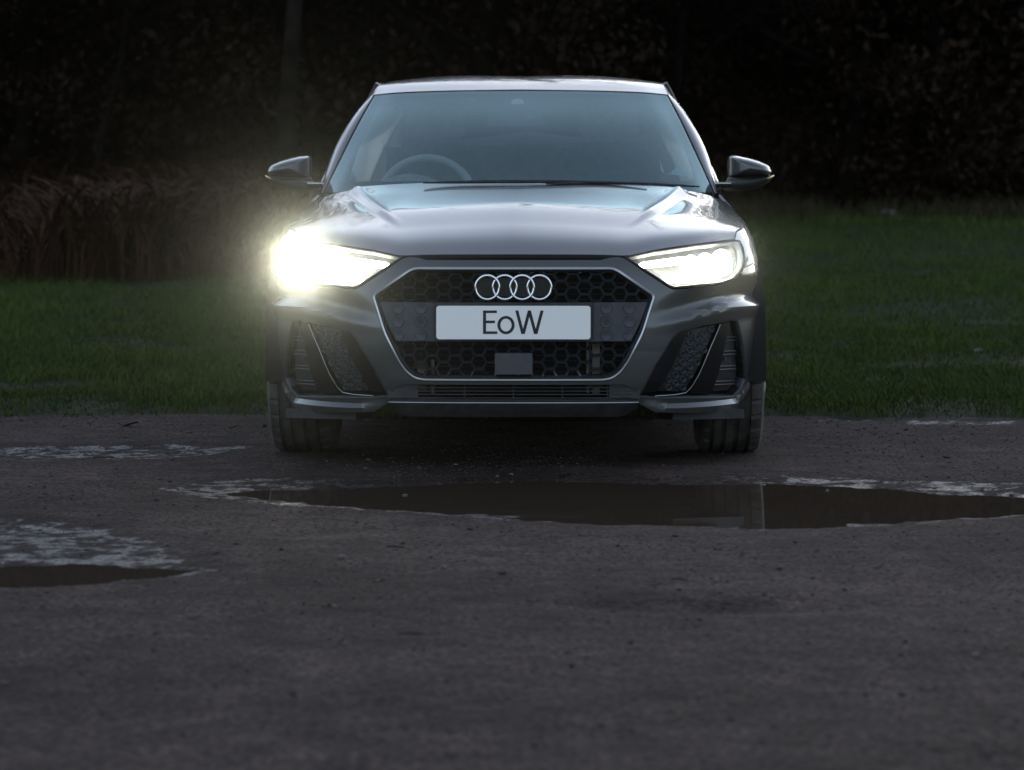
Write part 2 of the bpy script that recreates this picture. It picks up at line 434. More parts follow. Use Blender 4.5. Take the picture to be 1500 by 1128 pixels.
rb = [(3.363 + .352 * math.cos(t), WZ + .352 * math.sin(t)) for t in np.linspace(R(120), R(0), 16)]
pe = plan_p(np.linspace(s_at(3.7), S_END, 12)); se = np.linspace(s_at(3.73), S_END - .001, 12)
qs = [[s_at(3.158), .925]] + [[s_at(p), .925] for p in (3.4, 3.6)] + [[q, .925] for q in se] + [[q, .26] for q in se[::-1]] + [[s_at(3.72), .26]] + [[s_at(p), z] for p, z in rb[::-1] if p > 3.158]
V, T, loops = patch2d(np.array(qs), (), .035); VV, FF = solid(skin, V, T, loops, .012)
both('rear_quarter', VV, FF, 'paint', car)
V, T, loops = patch2d(np.array([[s_at(WC + AR + .01), .16], [s_at(2.99), .16], [s_at(2.99), .238], [s_at(WC + AR + .01), .238]]), (), .04)
VV, FF = solid(skin, V, T, loops, .02); both('sill', VV, FF, 'black', car)
for d, px in ((fd, 1.98), (rd, 2.95)):
    for k, o in enumerate(d):
        sg = 1 if k == 0 else -1
        MB().tube([(sg * .845, px - .1, .80), (sg * .858, px - .07, .803), (sg * .858, px + .07, .805), (sg * .845, px + .1, .803)], .012, 8).build('handle', 'paint', o)

# ------------------------------------------------------------------ bonnet (a blended patch between four edges, creases pressed in)
def spl(P, n):
    P = np.array(P, float); d = np.r_[0, np.cumsum(np.linalg.norm(np.diff(P, axis=0), axis=1))]; d /= d[-1]
    t = np.linspace(0, 1, n); return np.stack([smooth_table(d, P[:, k], 800, 18)(t) for k in range(P.shape[1])], 1)
def lerp(P, n):
    P = np.array(P, float); d = np.r_[0, np.cumsum(np.linalg.norm(np.diff(P, axis=0), axis=1))]; d /= d[-1]
    t = np.linspace(0, 1, n); return np.stack([np.interp(t, d, P[:, k]) for k in range(P.shape[1])], 1)
def coons(b0, b1, s0, s1):
    """b0,b1: front/rear edges (n pts); s0,s1: left/right edges (m pts)"""
    n, m = len(b0), len(s0); u = np.linspace(0, 1, n)[None, :, None]; v = np.linspace(0, 1, m)[:, None, None]
    A = (1 - v) * b0[None] + v * b1[None]; B = (1 - u) * s0[:, None] + u * s1[:, None]
    D = (1 - u) * (1 - v) * b0[0] + u * (1 - v) * b0[-1] + (1 - u) * v * b1[0] + u * v * b1[-1]
    return A + B - D
def gridf(m, n): return [(i * n + j, i * n + j + 1, (i + 1) * n + j + 1, (i + 1) * n + j) for i in range(m - 1) for j in range(n - 1)]
def gridn(G):
    a = np.gradient(G, axis=1); b = np.gradient(G, axis=0); n = np.cross(a, b); return n / (np.linalg.norm(n, axis=-1, keepdims=True) + 1e-12)
def sheet(G, thick=.012, edges='fbrl'):
    """grid patch with turned-down edges"""
    m, n, _ = G.shape; N = gridn(G); V = list(G.reshape(-1, 3)); F = gridf(m, n)
    per = [(0, j) for j in range(n)] + [(i, n - 1) for i in range(1, m)] + [(m - 1, j) for j in range(n - 2, -1, -1)] + [(i, 0) for i in range(m - 2, 0, -1)]
    b = len(V)
    for i, j in per: V.append(G[i, j] - N[i, j] * thick)
    L = len(per)
    for k in range(L):
        q = (k + 1) % L; a = per[k][0] * n + per[k][1]; c = per[q][0] * n + per[q][1]; F.append((a, b + k, b + q, c))
    return np.array(V), F

NB = 104
fe = ons([(915, 374.5), (957, 366), (1019, 357), (1074, 350)])
fpts = [np.array([0, .085, .7065]), np.array([.18, .088, .7062]), np.array([.30, .098, .705])] + [skin(*q) for q in fe]
front_edge = spl(fpts, NB)
sidee = spl([skin(*q) for q in SHOULDER], NB)
rear = spl([at(764, 272.5, 1.10) * np.array([0, 1, 1]), [.25, 1.105, .947], [.50, 1.135, .938], [.66, 1.17, .921], sidee[-1]], NB)
center = spl([front_edge[0], [0, .2, .762], [0, .36, .812], [0, .55, .856], [0, .74, .889], [0, .92, .918], rear[0]], NB)
G = coons(front_edge, rear, center, sidee)
# creases: raised centre field bounded by a line from the rear outer corner to the front inner part
cl = np.array([at(1000, 279, 1.12)[:2], at(976, 314, .82)[:2], at(955, 334, .60)[:2], at(927, 349, .38)[:2]])
xy = G.reshape(-1, 3)[:, :2]
cxl = np.interp(xy[:, 1], cl[::-1, 1], cl[::-1, 0]); fade = sst(.34, .62, xy[:, 1])
dz = .010 * fade * (1 - sst(-.006, .022, xy[:, 0] - cxl)) + .004 * fade * np.exp(-((xy[:, 0] - cxl + .012) / .012) ** 2)
G = G + (dz.reshape(NB, NB)[..., None] * np.array([0, 0, 1]))
Gfull = np.concatenate([(G * np.array([-1, 1, 1]))[:, ::-1], G[:, 1:]], 1)
V, F = sheet(Gfull, .014); link('bonnet', V, F, 'paint', car, True, 30)
# black slot between bonnet and bumper, and the inner structure behind the panels
MB().box((0, .20, .675), (.66, .14, .05)).build('bonnet_slam_panel', 'black', car)

# ------------------------------------------------------------------ greenhouse
gb = [at(764, 276, 1.07) * np.array([0, 1, 1]), at(860, 277, 1.085), at(960, 279.5, 1.14), at(1020, 281.5, 1.23), at(1045, 282.5, 1.32)]
gt = [at(764, 133, 1.80) * np.array([0, 1, 1]), at(860, 134, 1.815), at(940, 137, 1.87), at(977, 140, 1.93)]
gs = [gb[-1], at(1020, 228, 1.525), at(998, 181, 1.72), gt[-1]]
NG = 44
B0, B1, S1 = spl(gb, NG), spl(gt, NG), spl(gs, NG)
S0 = spl([gb[0], (gb[0] + gt[0]) / 2 + np.array([0, -.012, .022]), gt[0]], NG)
GL = coons(B0, B1, S0, S1); GLF = np.concatenate([(GL * np.array([-1, 1, 1]))[:, ::-1], GL[:, 1:]], 1)
ws = link('windscreen', GLF.reshape(-1, 3), gridf(NG, 2 * NG - 1), 'screen', car)
# the black border printed on the inside of the glass, with the camera patch at the top
def glass_at(px, py):
    """grid coordinates on the windscreen for a measured point"""
    q = shot(GLF) - np.array([px, py]); i = np.argmin((q ** 2).sum(-1)); return np.unravel_index(i, GLF.shape[:2])
m_, n_ = GLF.shape[:2]; PX = shot(GLF)
fine = 4
def upsample(G, k):
    m, n, _ = G.shape; a = np.linspace(0, m - 1, (m - 1) * k + 1); b = np.linspace(0, n - 1, (n - 1) * k + 1)
    i = np.minimum(a.astype(int), m - 2); j = np.minimum(b.astype(int), n - 2); fa = (a - i)[:, None, None]; fb = (b - j)[None, :, None]
    g = lambda ii, jj: G[ii][:, jj]
    return (1 - fa) * (1 - fb) * g(i, j) + fa * (1 - fb) * g(i + 1, j) + (1 - fa) * fb * g(i, j + 1) + fa * fb * g(i + 1, j + 1)
GU = upsample(GLF, fine); NU = gridn(GU)
ctr = np.array([0, 1.45, 1.1]); sgn = np.sign((NU * (GU - ctr)).sum(-1).mean()); inner = GU - NU * sgn * .004
loc = GU  # measured in car axes: |x| against the clear window's outline
pxs = shot(np.stack([np.abs(GU[..., 0]), GU[..., 1], GU[..., 2]], -1))
clear = round_poly([(400, 264), (400, 140.5), (694.7 + 6, 140.5), (825, 140.5), (962, 146), (980, 168), (1024, 258), (1018, 264.5)], 14, 5)
sens = round_poly([(690, 136), (697, 143), (703, 150), (725, 152), (747, 165), (758, 167.5), (775, 164), (794, 151), (816, 150), (823, 143), (830, 136)], 5, 4)
cen = (pxs[:-1, :-1] + pxs[1:, 1:]) / 2; cs = shot((GU[:-1, :-1] + GU[1:, 1:]) / 2)
iscl = inside(cen.reshape(-1, 2), clear) & ~inside(cs.reshape(-1, 2), sens)
mf, nf = GU.shape[:2]; allf = gridf(mf, nf)
link('glass_border', inner.reshape(-1, 3), [f for f, c in zip(allf, iscl) if not c], 'gloss_black', ws)
half = np.array([(758 + 9.5 * math.cos(t), 151.5 - 8 * math.sin(t)) for t in np.linspace(0, math.pi, 14)])
ish = inside(cs.reshape(-1, 2), half)
link('camera_window', (GU - NU * sgn * .002).reshape(-1, 3), [f for f, c in zip(allf, ish) if c], 'cabinlight', ws)
# pillar strips
ao = [(1052.5, 286, 1.37), (1047, 261, 1.47), (1039, 234, 1.58), (1028, 207, 1.68), (1012, 178, 1.80), (996, 154, 1.92), (981, 136, 2.03), (971, 124, 2.12)]
AO = spl([at(*q) for q in ao], 40); AG = spl([at(1047, 283, 1.325), at(1022.5, 228, 1.53), at(1000.5, 181, 1.725), at(979.5, 140, 1.935)], 40)
mid = (AO + AG) / 2 + np.array([.004, -.022, .004])
k = np.linspace(0, 1, 9)[None, :, None]
PIL = (1 - k) ** 2 * AG[:, None] + 2 * k * (1 - k) * (mid * 1.0)[:, None] + k ** 2 * AO[:, None]
V, F = sheet(PIL, .02); both('windscreen_pillar', V, F, 'paint', car)
SEAL = np.stack([AG + np.array([.001, .006, -.006]), spl(gs, 40) + np.array([-.002, .006, -.006])], 1)
both('windscreen_seal', SEAL.reshape(-1, 3), gridf(40, 2), 'black', car)

# roof
rf = [at(764, 131, 1.806) * np.array([0, 1, 1]), at(860, 132.3, 1.822), at(940, 135, 1.876), at(978.5, 138.6, 1.938)]
RF = spl(rf, 48)
cant = [at(978.5, 138.6, 1.938), at(970.5, 123.4, 2.12), [.588, 2.45, 1.382], [.575, 2.9, 1.362], [.545, 3.35, 1.318], [.52, 3.55, 1.285]]
cant[2] = np.array(cant[2])
RS = spl(cant, 60); RC = spl([RF[0], [0, 1.95, 1.3675], [0, 2.15, 1.395], [0, 2.45, 1.4105], [0, 2.9, 1.402], [0, 3.3, 1.362], [0, 3.62, 1.305]], 60)
RR = spl([RC[-1], [.25, 3.61, 1.303], RS[-1]], 48)
RG = coons(RF, RR, RC, RS); xx = np.abs(RG[..., 0]) / np.abs(RS[:, None, 0])
vv = np.linspace(0, 1, 60)[:, None]
RG[..., 2] += .016 * np.sin(np.pi * np.clip(xx, 0, 1)) * sst(.0, .5, vv)
RGF = np.concatenate([(RG * np.array([-1, 1, 1]))[:, ::-1], RG[:, 1:]], 1)
link('headliner', (RGF[2:-2, 3:-3] - np.array([0, 0, .035])).reshape(-1, 3), gridf(56, RGF.shape[1] - 6), 'cabinlight', car)
V, F = sheet(RGF, .02); link('roof', V, F, 'paint', car, True, 40)
# side glass and rear pillars
belt = spl([[.748, 1.37, .905], [.750, 1.6, .925], [.752, 2.2, .932], [.745, 2.9, .938], [.71, 3.45, .945]], 50)
crl = spl([AO[0], AO[12], AO[24], AO[-1], [.588, 2.45, 1.372], [.575, 2.9, 1.352], [.55, 3.30, 1.31], [.54, 3.4, 1.29]], 50)
k = np.linspace(0, 1, 12)[:, None, None]
SW = (1 - k) * belt[None] + k * crl[None] + np.array([.018, 0, 0]) * np.sin(np.pi * k)
V, F = sheet(SW, .006); both('side_window', V, F, 'sideglass', car)
both('window_line_trim', *tube(belt + np.array([.006, 0, -.002]), .008, 6), 'gloss_black', car)
mp = []
for yy in (2.2,):
    i = int(np.argmin(np.abs(belt[:, 1] - yy))); mp.append(SW[:, i])
both('door_pillar', *tube(np.array(mp[0]) - np.array([.01, 0, 0]), .03, 6), 'black', car)
# rear end: back window, tailgate, lights
bw = np.array([[[-.52, 3.57, 1.28], [0, 3.64, 1.30], [.52, 3.57, 1.28]], [[-.60, 3.78, 1.08], [0, 3.86, 1.08], [.60, 3.78, 1.08]], [[-.66, 3.88, .93], [0, 3.97, .93], [.66, 3.88, .93]]], float)
link('rear_window', bw.reshape(-1, 3), gridf(3, 3), 'rearglass', car)
qp = np.array([[[.54, 3.40, 1.29], [.52, 3.57, 1.28]], [[.66, 3.45, 1.1], [.60, 3.78, 1.08]], [[.71, 3.45, .945], [.66, 3.88, .93]]])
V, F = sheet(qp, .01); both('rear_pillar', V, F, 'paint', car)
for sg in (1, -1):
    MB().box((sg * .66, 3.90, .78), (.24, .05, .11), 0, 0, sg * -.45).build('tail_light', mat('tail_red', (.25, .01, .01), .2), car)
MB().box((0, 2.3, .17), (1.3, 2.9, .03)).build('underbody', 'blackhole', car)
MB().box((0, 3.9, .24), (1.4, .12, .12)).build('rear_valance', 'black', car)
MB().box((0, .80, .50), (1.05, .5, .3)).box((0, 1.08, .62), (1.1, .03, .44)).build('engine_bay', 'blackhole', car)

# cabin
MB().box((0, 1.50, .80), (1.36, .62, .16)).tube([(-.66, 1.36, .895), (0, 1.33, .905), (.66, 1.36, .895)], .035, 10).build('dashboard', 'cabin', car)
bn = MB(); bn.tube([(-.55 + .28 * k / 12, 1.46 - .03 * math.sin(k / 12 * math.pi), .91 + .055 * math.sin(k / 12 * math.pi)) for k in range(13)], .03, 8)
bn.build('instrument_hood', 'cabin', car)
sw = [( -.36 + .185 * math.cos(t), 1.66 + .06 * math.sin(t), .885 + .175 * math.sin(t)) for t in np.linspace(0, 2 * math.pi, 40, endpoint=False)]
V, F = tube(sw, .016, 8, False, True); so_ = link('steering_wheel', V, F, 'cabinlight', car)
MB().tube([(-.36, 1.67, .87), (-.36, 1.55, .83)], .05, 12).tube([(-.53, 1.66, .885), (-.19, 1.66, .885)], .02, 6).build('wheel_hub', 'cabin', so_)
for sg in (1, -1):
    st = MB(); st.box((sg * .36, 2.1, .60), (.5, .5, .16))
    bk = round_poly([(sg * .36 - .25, .58), (sg * .36 + .25, .58), (sg * .36 + .23, .95), (sg * .36 + .15, 1.14), (sg * .36 - .15, 1.14), (sg * .36 - .23, .95)], .08, 5)
    st.prism(bk, 2.36, 2.52, .9); s_ = st.build('seat', 'cabin', car)
    hr = round_poly([(sg * .36 - .13, 1.155), (sg * .36 + .13, 1.155), (sg * .36 + .11, 1.30), (sg * .36 - .11, 1.30)], .05, 5)
    MB().prism(hr, 2.44, 2.54, .85).tube([(sg * .36 - .06, 2.49, 1.1), (sg * .36 - .06, 2.49, 1.17)], .008, 6).tube([(sg * .36 + .06, 2.49, 1.1), (sg * .36 + .06, 2.49, 1.17)], .008, 6).build('headrest', 'cabin', s_)
st = MB(); st.box((0, 3.1, .85), (1.2, .16, .55), R(-14)); st.box((0, 2.85, .55), (1.2, .5, .16)); s_ = st.build('rear_seat', 'cabin', car)
c0 = at(756, 176, 1.88)
MB().prism(round_poly([(c0[0] - .115, c0[2] - .022), (c0[0] + .115, c0[2] - .022), (c0[0] + .108, c0[2] + .03), (c0[0] - .108, c0[2] + .03)], .015), 1.87, 1.90).tube([(c0[0], 1.885, c0[2] + .02), (c0[0], 1.83, c0[2] + .09)], .015, 8).build('rear_view_mirror', 'cabin', car)

# wipers
for a, b, nm in (((620, 273.5, 1.05), (948, 274.5, 1.10), 'wiper'), ((800, 275, 1.05), (1024, 279, 1.20), 'wiper')):
    P0, P1 = at(*a), at(*b); pts = [P0 + (P1 - P0) * t + np.array([0, -.012 + .0 * t, .014 + .006 * math.sin(math.pi * t)]) for t in np.linspace(0, 1, 9)]
    MB().tube(pts, [.003, .006, .007, .007, .007, .007, .006, .005, .003], 6).build(nm, 'black', car)
MB().box((0, 1.14, .88), (1.0, .14, .04), R(12)).build('scuttle_panel', 'black', car)

# ------------------------------------------------------------------ wing mirrors
def pod(outline, y0, y1, bulge=.03, n=6):
    """a rounded shell: outline at the rear (y1), swelling forward to a smaller face (y0)"""
    P = np.array(outline, float); c = P.mean(0); V = []; F = []; N = len(P)
    for i in range(n + 1):
        t = (i / n) ** 1.8; sc = (1 - (1 - t) ** 2.6) ** (1 / 2.6)
        y = y0 + (y1 - y0) * t
        for p in P: q = c + (p - c) * max(sc, .02); V.append((q[0], y, q[1]))
    for i in range(n):
        for j in range(N): F.append((i * N + j, i * N + (j + 1) % N, (i + 1) * N + (j + 1) % N, (i + 1) * N + j))
    F.append(tuple(range(N - 1, -1, -1)))
    return np.array(V), F
ym = 1.42
def mpt(L, y=ym): return np.array([[at(px, py, y)[0], at(px, py, y)[2]] for px, py in L])
cap = round_poly(mpt([(1069, 227), (1080, 226.5), (1098, 230), (1115, 235), (1130, 242), (1134, 252), (1131, 258), (1110, 259.5), (1072, 260), (1068.5, 258)]), .012, 3)
und = round_poly(mpt([(1068, 258.5), (1131, 257.5), (1134, 260), (1128, 268), (1112, 276), (1090, 280), (1066, 279.5), (1058, 274), (1058, 267), (1066, 266.5)]), .012, 3)
mirs = [empty('wing_mirror', (0, 0, 0), car), empty('wing_mirror', (0, 0, 0), car)]
V, F = pod(resample(cap, .01), ym - .05, ym + .14, n=9); V[:, 1] -= 0; both('mirror_cap', V, F, 'paint', mirs, 60)
V, F = pod(resample(und, .01), ym - .035, ym + .13, n=9); both('mirror_base', V, F, 'black', mirs, 60)
p0, p1 = at(1050, 271, 1.42), at(1072, 271, 1.42)
V, F = tube([p0, p1], .011, 8); both('mirror_arm', V, F, 'gloss_black', mirs)
mb = MB().prism(round_poly([(p0[0] - .01, p0[2] + .004), (p1[0] - .004, p1[2] + .004), (p1[0] - .004, p1[2] + .009), (p0[0] - .01, p0[2] + .009)], .001, 2), ym - .015, ym + .04)
both('mirror_arm_trim', np.array(mb.v), mb.f, 'satin', mirs)
V, F = tube([at(1124, 261.5, ym - .03), at(1129, 259.5, ym - .0), at(1132.5, 257.5, ym + .04)], [.003, .005, .003], 6); both('indicator', V, F, 'amber', mirs)
mg = resample(round_poly(mpt([(1072, 231), (1098, 234), (1128, 244), (1130, 256), (1072, 258)]), .01), .02)
both('mirror_glass', [(p[0], ym + .142, p[1]) for p in mg], [tuple(range(len(mg) - 1, -1, -1))], 'mirror', mirs)

# ------------------------------------------------------------------ headlights
LAB = ['headlight lit, unit below the bonnet', 'headlight blazing towards the camera']
lamp = [empty('headlight', (0, 0, 0), car), empty('headlight', (0, 0, 0), car)]
lamp[1]['label'] = 'headlight blazing much brighter than the other'
V, T, loops = patch2d(LAMP, (), .012); P = skin(V[:, 0], V[:, 1]); N = normal(V[:, 0], V[:, 1])
both('lamp_cover', P, [tuple(t) for t in T], 'cover', lamp)
edge = resample(LAMP, .012); E = skin(edge[:, 0], edge[:, 1]); EN = normal(edge[:, 0], edge[:, 1])
cpx = E.mean(0); Ein = E + (cpx - E) * .03
# housing tub
tubv = list(E - EN * .001) + list(E * .97 + cpx * .03 - EN * .02) + list(E * .86 + cpx * .14 + np.array([0, .075, -.004])); n = len(E)
tubf = [(a * n + i, a * n + (i + 1) % n, (a + 1) * n + (i + 1) % n, (a + 1) * n + i) for a in range(2) for i in range(n)]
tubf.append(tuple(2 * n + i for i in range(n)))
both('lamp_housing', np.array(tubv), [tuple(reversed(f)) for f in tubf], 'slate', lamp, 30)
V, F = tube(E - EN * .002, .0045, 6, False, True); both('lamp_seal', V, F, 'black', lamp)
def lampt(px, py, dep): q = on(px, py); return skin(*q) - normal(*q) * dep
def bar(L, dep, thick, front=.0):
    n = len(L); A = [lampt(*p, dep) for p in L]; Bk = [a + np.array([0, thick, 0]) for a in A]
    F = [tuple(range(n))] + [tuple(range(2 * n - 1, n - 1, -1))] + [(i, n + i, n + (i + 1) % n, (i + 1) % n) for i in range(n)]
    return np.array(A + Bk), F
strip = [(938, 382.5), (944, 379.5), (975, 375), (1004, 371), (1009, 374), (1008, 381), (985, 385.5), (947, 389), (941, 387.5)]
V, F = bar(strip[::-1], .018, .02); both('daytime_strip', V, F, 'led', lamp, 30)
crys = [(971, 403), (974, 401), (983, 408), (1000, 409), (1025, 406.5), (1025, 409), (1000, 412.5), (982, 412.5)]
V, F = bar(crys[::-1], .02, .012); both('crystal_strip', V, F, 'led', lamp, 30)
def ball(c, r, n=14, m=7):
    V = [c + np.array([0, -r * .6, 0])]; F = []
    for i in range(1, m + 1):
        a = i / m * math.pi / 2
        for j in range(n):
            b = 2 * math.pi * j / n; V.append(c + np.array([r * math.sin(a) * math.cos(b), -r * .6 * math.cos(a), r * math.sin(a) * math.sin(b)]))
    for j in range(n): F.append((0, 1 + (j + 1) % n, 1 + j)[::-1] if False else (0, 1 + j, 1 + (j + 1) % n))
    for i in range(m - 1):
        for j in range(n): F.append((1 + i * n + j, 1 + (i + 1) * n + j, 1 + (i + 1) * n + (j + 1) % n, 1 + i * n + (j + 1) % n))
    return V, F
for px, py, r in ((1008, 381, 8), (1019, 377, 10.5), (1041, 376, 12.5), (1066, 373, 14.5), (1034, 393, 9), (1054, 395, 12.5), (1072, 389, 11)):
    c = lampt(px, py, .03); V, F = ball(c, r / 432)
    for k_, sg in enumerate((1, -1)):
        o = link('lamp_module', V if sg > 0 else mirror(V), F if sg > 0 else flip(F), 'led' if sg > 0 or px < 1040 else 'led_hot', lamp[k_], True)
# the beams: the lamp on the viewer's left points straight at the camera
for k_, sg in enumerate((1, -1)):
    ld = bpy.data.lights.new('headlamp_beam', 'SPOT'); ld.energy = (24, 520)[k_]; ld.color = (1, .93, .66); ld.spot_size = R(13); ld.spot_blend = .6; ld.shadow_soft_size = .03
    lo_ = bpy.data.objects.new('headlamp_beam', ld); COL.objects.link(lo_); c = lampt(1062, 386, -.012); c[0] *= sg
    lo_.parent = car; lo_.location = c; dv = Vector((-c[0] * (1 if sg < 0 else .6), -NOSE - 1, EYE - c[2] + .1)); lo_.rotation_euler = dv.to_track_quat('-Z', 'Y').to_euler()
ear = ons([(1090, 384), (1097.0, 374), (1093.5, 386), (1089, 394)])
V, T, loops = patch2d(ear, (), .01); P = skin(V[:, 0], V[:, 1]) + normal(V[:, 0], V[:, 1]) * .003
both('side_marker', P, [tuple(t) for t in T], 'gloss_black', lamp)

# ------------------------------------------------------------------ grille
grille = empty('grille', (0, 0, 0), car)
gl = resample(round_poly(gfull, .014, 4), .01); E = shaped2(gl[:, 0], gl[:, 1]); EN = normal2(gl[:, 0], gl[:, 1]); n = len(gl)
gc = np.array([0, 0, E[:, 2].mean()])
def inset(E, d):
    """moves a loop inward in the x-z plane"""
    T = np.roll(E, -1, 0) - np.roll(E, 1, 0); nn = np.stack([-T[:, 2], 0 * T[:, 0], T[:, 0]], 1); nn /= np.linalg.norm(nn, axis=1)[:, None]
    if ((gc - E) * nn).sum() < 0: nn = -nn
    return E + nn * d
def band(L, name, m, parent, sharp=30):
    n = len(L[0]); V = np.vstack(L); F = [(a * n + i, a * n + (i + 1) % n, (a + 1) * n + (i + 1) % n, (a + 1) * n + i) for a in range(len(L) - 1) for i in range(n)]
    return link(name, V, F, m, parent, True, sharp)
Y = np.array([0, 1., 0])
band([E + Y * .004, E - Y * .005, inset(E, .002) - Y * .008, inset(E, .0075) - Y * .008, inset(E, .0105) - Y * .003, inset(E, .0112) + Y * .012], 'grille_frame', 'satin', grille)
band([inset(E, .0115) + Y * .006, inset(E, .014) + Y * .004, inset(E, .0175) + Y * .012, inset(E, .020) + Y * .05], 'grille_inner_frame', 'slate', grille)
gpoly = inset(E, .016)[:, [0, 2]]
def gy(x): return .012 + .9 * float(skin(abs(x), .5)[1])
hexm = [MB(), MB()]; Rh = 11.5 / 446; Hh = Rh * math.sqrt(3)
zrow0 = at(752, 512, .03)[2]; x0 = at(755 - .3, 500, .03)[0]
pz0, pz1 = at(752, 500.5, .03)[2], at(752, 442.5, .03)[2]
x0 = at(740 + 85 / 6.52, 500, .03)[0]
for ci in range(-14, 15):
    for ri in range(-3, 9):
        cx_ = x0 + ci * 1.5 * Rh; cz = zrow0 + Hh / 2 + (ri - 2) * Hh + (Hh / 2 if ci % 2 else 0)
        if not inside(np.array([[cx_, cz]]), inset(E, -.012)[:, [0, 2]])[0]: continue
        if pz0 + .012 < cz < pz1 - .012: continue
        yb = gy(cx_) + .01
        ang = np.arange(6) * math.pi / 3
        def hx(r, dz=0, dy=0):
            pts = [(cx_ + r * math.cos(a), yb + dy, cz + dz + r * math.sin(a)) for a in ang]
            out = []
            for p in pts:
                if not inside(np.array([[p[0], p[2]]]), gpoly)[0]:
                    d = np.linalg.norm(gpoly - np.array([p[0], p[2]]), axis=1); q = gpoly[int(np.argmin(d))]; p = (q[0], p[1], q[1])
                out.append(p)
            return out
        rings = [hx(Rh * 1.0, 0, .004), hx(Rh * .945, 0, 0), hx(Rh * .90, 0.0, .002), hx(Rh * .80, .0022, .03)]
        V = sum(rings, []); F = [(a * 6 + i, a * 6 + (i + 1) % 6, (a + 1) * 6 + (i + 1) % 6, (a + 1) * 6 + i) for a in range(3) for i in range(6)]
        hexm[cz > pz0].add(V, F)
for q in hexm: q.build('honeycomb_mesh', 'slate', grille, False)
# blanking panels with pressed hexagons, either side of the plate
def gx_at(z, sg=1):
    xs = gpoly[np.argsort(np.abs(gpoly[:, 1] - z))[:8]]; return float(np.abs(xs[:, 0]).min()) - .001
zt, zb_ = at(752, 443, .03)[2], at(752, 500, .03)[2]
xin = at(869, 470, .03)[0]
pn = np.array([(xin, zb_), (gx_at(zb_), zb_), (gx_at((zb_ + zt) / 2), (zb_ + zt) / 2), (gx_at(zt), zt), (xin, zt)])
V, T, loops = patch2d(pn, (), .01)
hc = []
for q in ((890 - 2, 471.5), (922, 471.5), (888, 491.5), (922, 491.5), (888, 451.5), (922, 451.5), (905, 461.5), (905, 481.5), (939, 461.5), (939, 481.5)):
    p = at(*q, .03); hc.append((p[0], p[2]))
MBp = MB(); yb = lambda x: gy(x) + .006
P = np.array([(a, yb(a), b) for a, b in V]); MBp.add(P, T)
both('blanking_panel', np.array(MBp.v), MBp.f, 'slate', grille)
for i, (hx_, hz) in enumerate(hc[:6]):
    loop = [(hx_ + Rh * .86 * math.cos(a), hz + Rh * .86 * math.sin(a)) for a in np.arange(6) * math.pi / 3]
    loop = [(min(max(a, xin + .004), gx_at(b) - .004), min(max(b, zb_ + .002), zt - .002)) for a, b in loop]
    cc = np.array(loop).mean(0); n6 = 6
    inn = [tuple(cc + (np.array(p) - cc) * .93) for p in loop]; inn2 = [tuple(cc + (np.array(p) - cc) * .86) for p in loop]
    Vv = [(a, yb(a) - .0005, b) for a, b in loop] + [(a, yb(a) - .0035, b) for a, b in inn] + [(a, yb(a) - .0035, b) for a, b in inn2] + [(cc[0], yb(cc[0]) - .002, cc[1])]
    Ff = [(a * 6 + k, a * 6 + (k + 1) % 6, (a + 1) * 6 + (k + 1) % 6, (a + 1) * 6 + k) for a in range(2) for k in range(6)] + [(12 + k, 12 + (k + 1) % 6, 18) for k in range(6)]
    both('pressed_hexagon', np.array(Vv), Ff, 'slate', grille, smooth=False)
sx = [at(px, 471, .03)[0] for px in (889,)]
for sg in (1, -1):
    MB().tube([(sg * sx[0], gy(sx[0]) + .008, at(0, 472, .03)[2]), (sg * sx[0], gy(sx[0]) - .001, at(0, 472, .03)[2])], .009, 16).build('parking_sensor', 'black', grille)
a, b = at(636, 500, .02), at(868, 443, .02)
MB().box((0, .022, (a[2] + b[2]) / 2), (b[0] - a[0], .03, b[2] - a[2])).build('plate_carrier', 'black', grille)
a, b = at(725, 548, .02), at(780, 517, .02)
MB().prism(round_poly([(a[0], a[2]), (b[0], a[2]), (b[0], b[2]), (a[0], b[2])], .003, 2), -.004, .04).build('radar_sensor_cover', 'slate', grille)
# dark radiator behind, with its pipes and brackets
rad = MB(); rad.box((0, .17, .45), (.84, .02, .42)); rad.build('radiator', 'blackhole', car)
rs = MB()
for k in range(26): rs.box((0, .150, .24 + k * .0185), (.82, .006, .0022))
rs.build('radiator_fins', 'black', car)
for px, py0, py1, wd, m in ((873, 498, 577, .026, 'steel'), (861, 500, 575, .010, 'steel'), (634, 527, 577, .010, 'steel'), (618, 536, 574, .030, 'steel')):
    p0, p1 = at(px, py1, .12), at(px, py0, .12)
    MB().box((p0[0], .125, (p0[2] + p1[2]) / 2), (wd, .02, p1[2] - p0[2])).tube([(p0[0] - wd, .115, p0[2] + .03), (p0[0] + wd, .115, p0[2] + .03)], .008, 8).build('radiator_bracket', m, car)
p = at(617, 535, .1); MB().box((p[0], .11, p[2]), (.04, .03, .018)).tube([(p[0], .11, p[2]), (p[0], .11, p[2] + .04)], .006, 6).build('tow_socket', 'slate', car)

# emblem: four interlinked rings
em = empty('emblem', (0, 0, 0), grille)
for i, px in enumerate((714, 739.4, 764.8, 790.2)):
    c = at(px, 421, .0); r = 17.4 / 447
    pts = [(c[0] + r * math.cos(t), -.004 + (.0012 if i % 2 else -.0012) + .05 * (c[0] + r * math.cos(t)) ** 2, c[2] + r * math.sin(t)) for t in np.linspace(0, 2 * math.pi, 56, endpoint=False)]
    V, F = tube(pts, .0043, 10, False, True); link('ring', V, F, 'chrome', em)
ep = at(752, 421, .02); MB().prism(round_poly([(-.12, ep[2] - .03), (.12, ep[2] - .03), (.12, ep[2] + .03), (-.12, ep[2] + .03)], .02), .016, .03).build('emblem_backing', 'gloss_black', em)

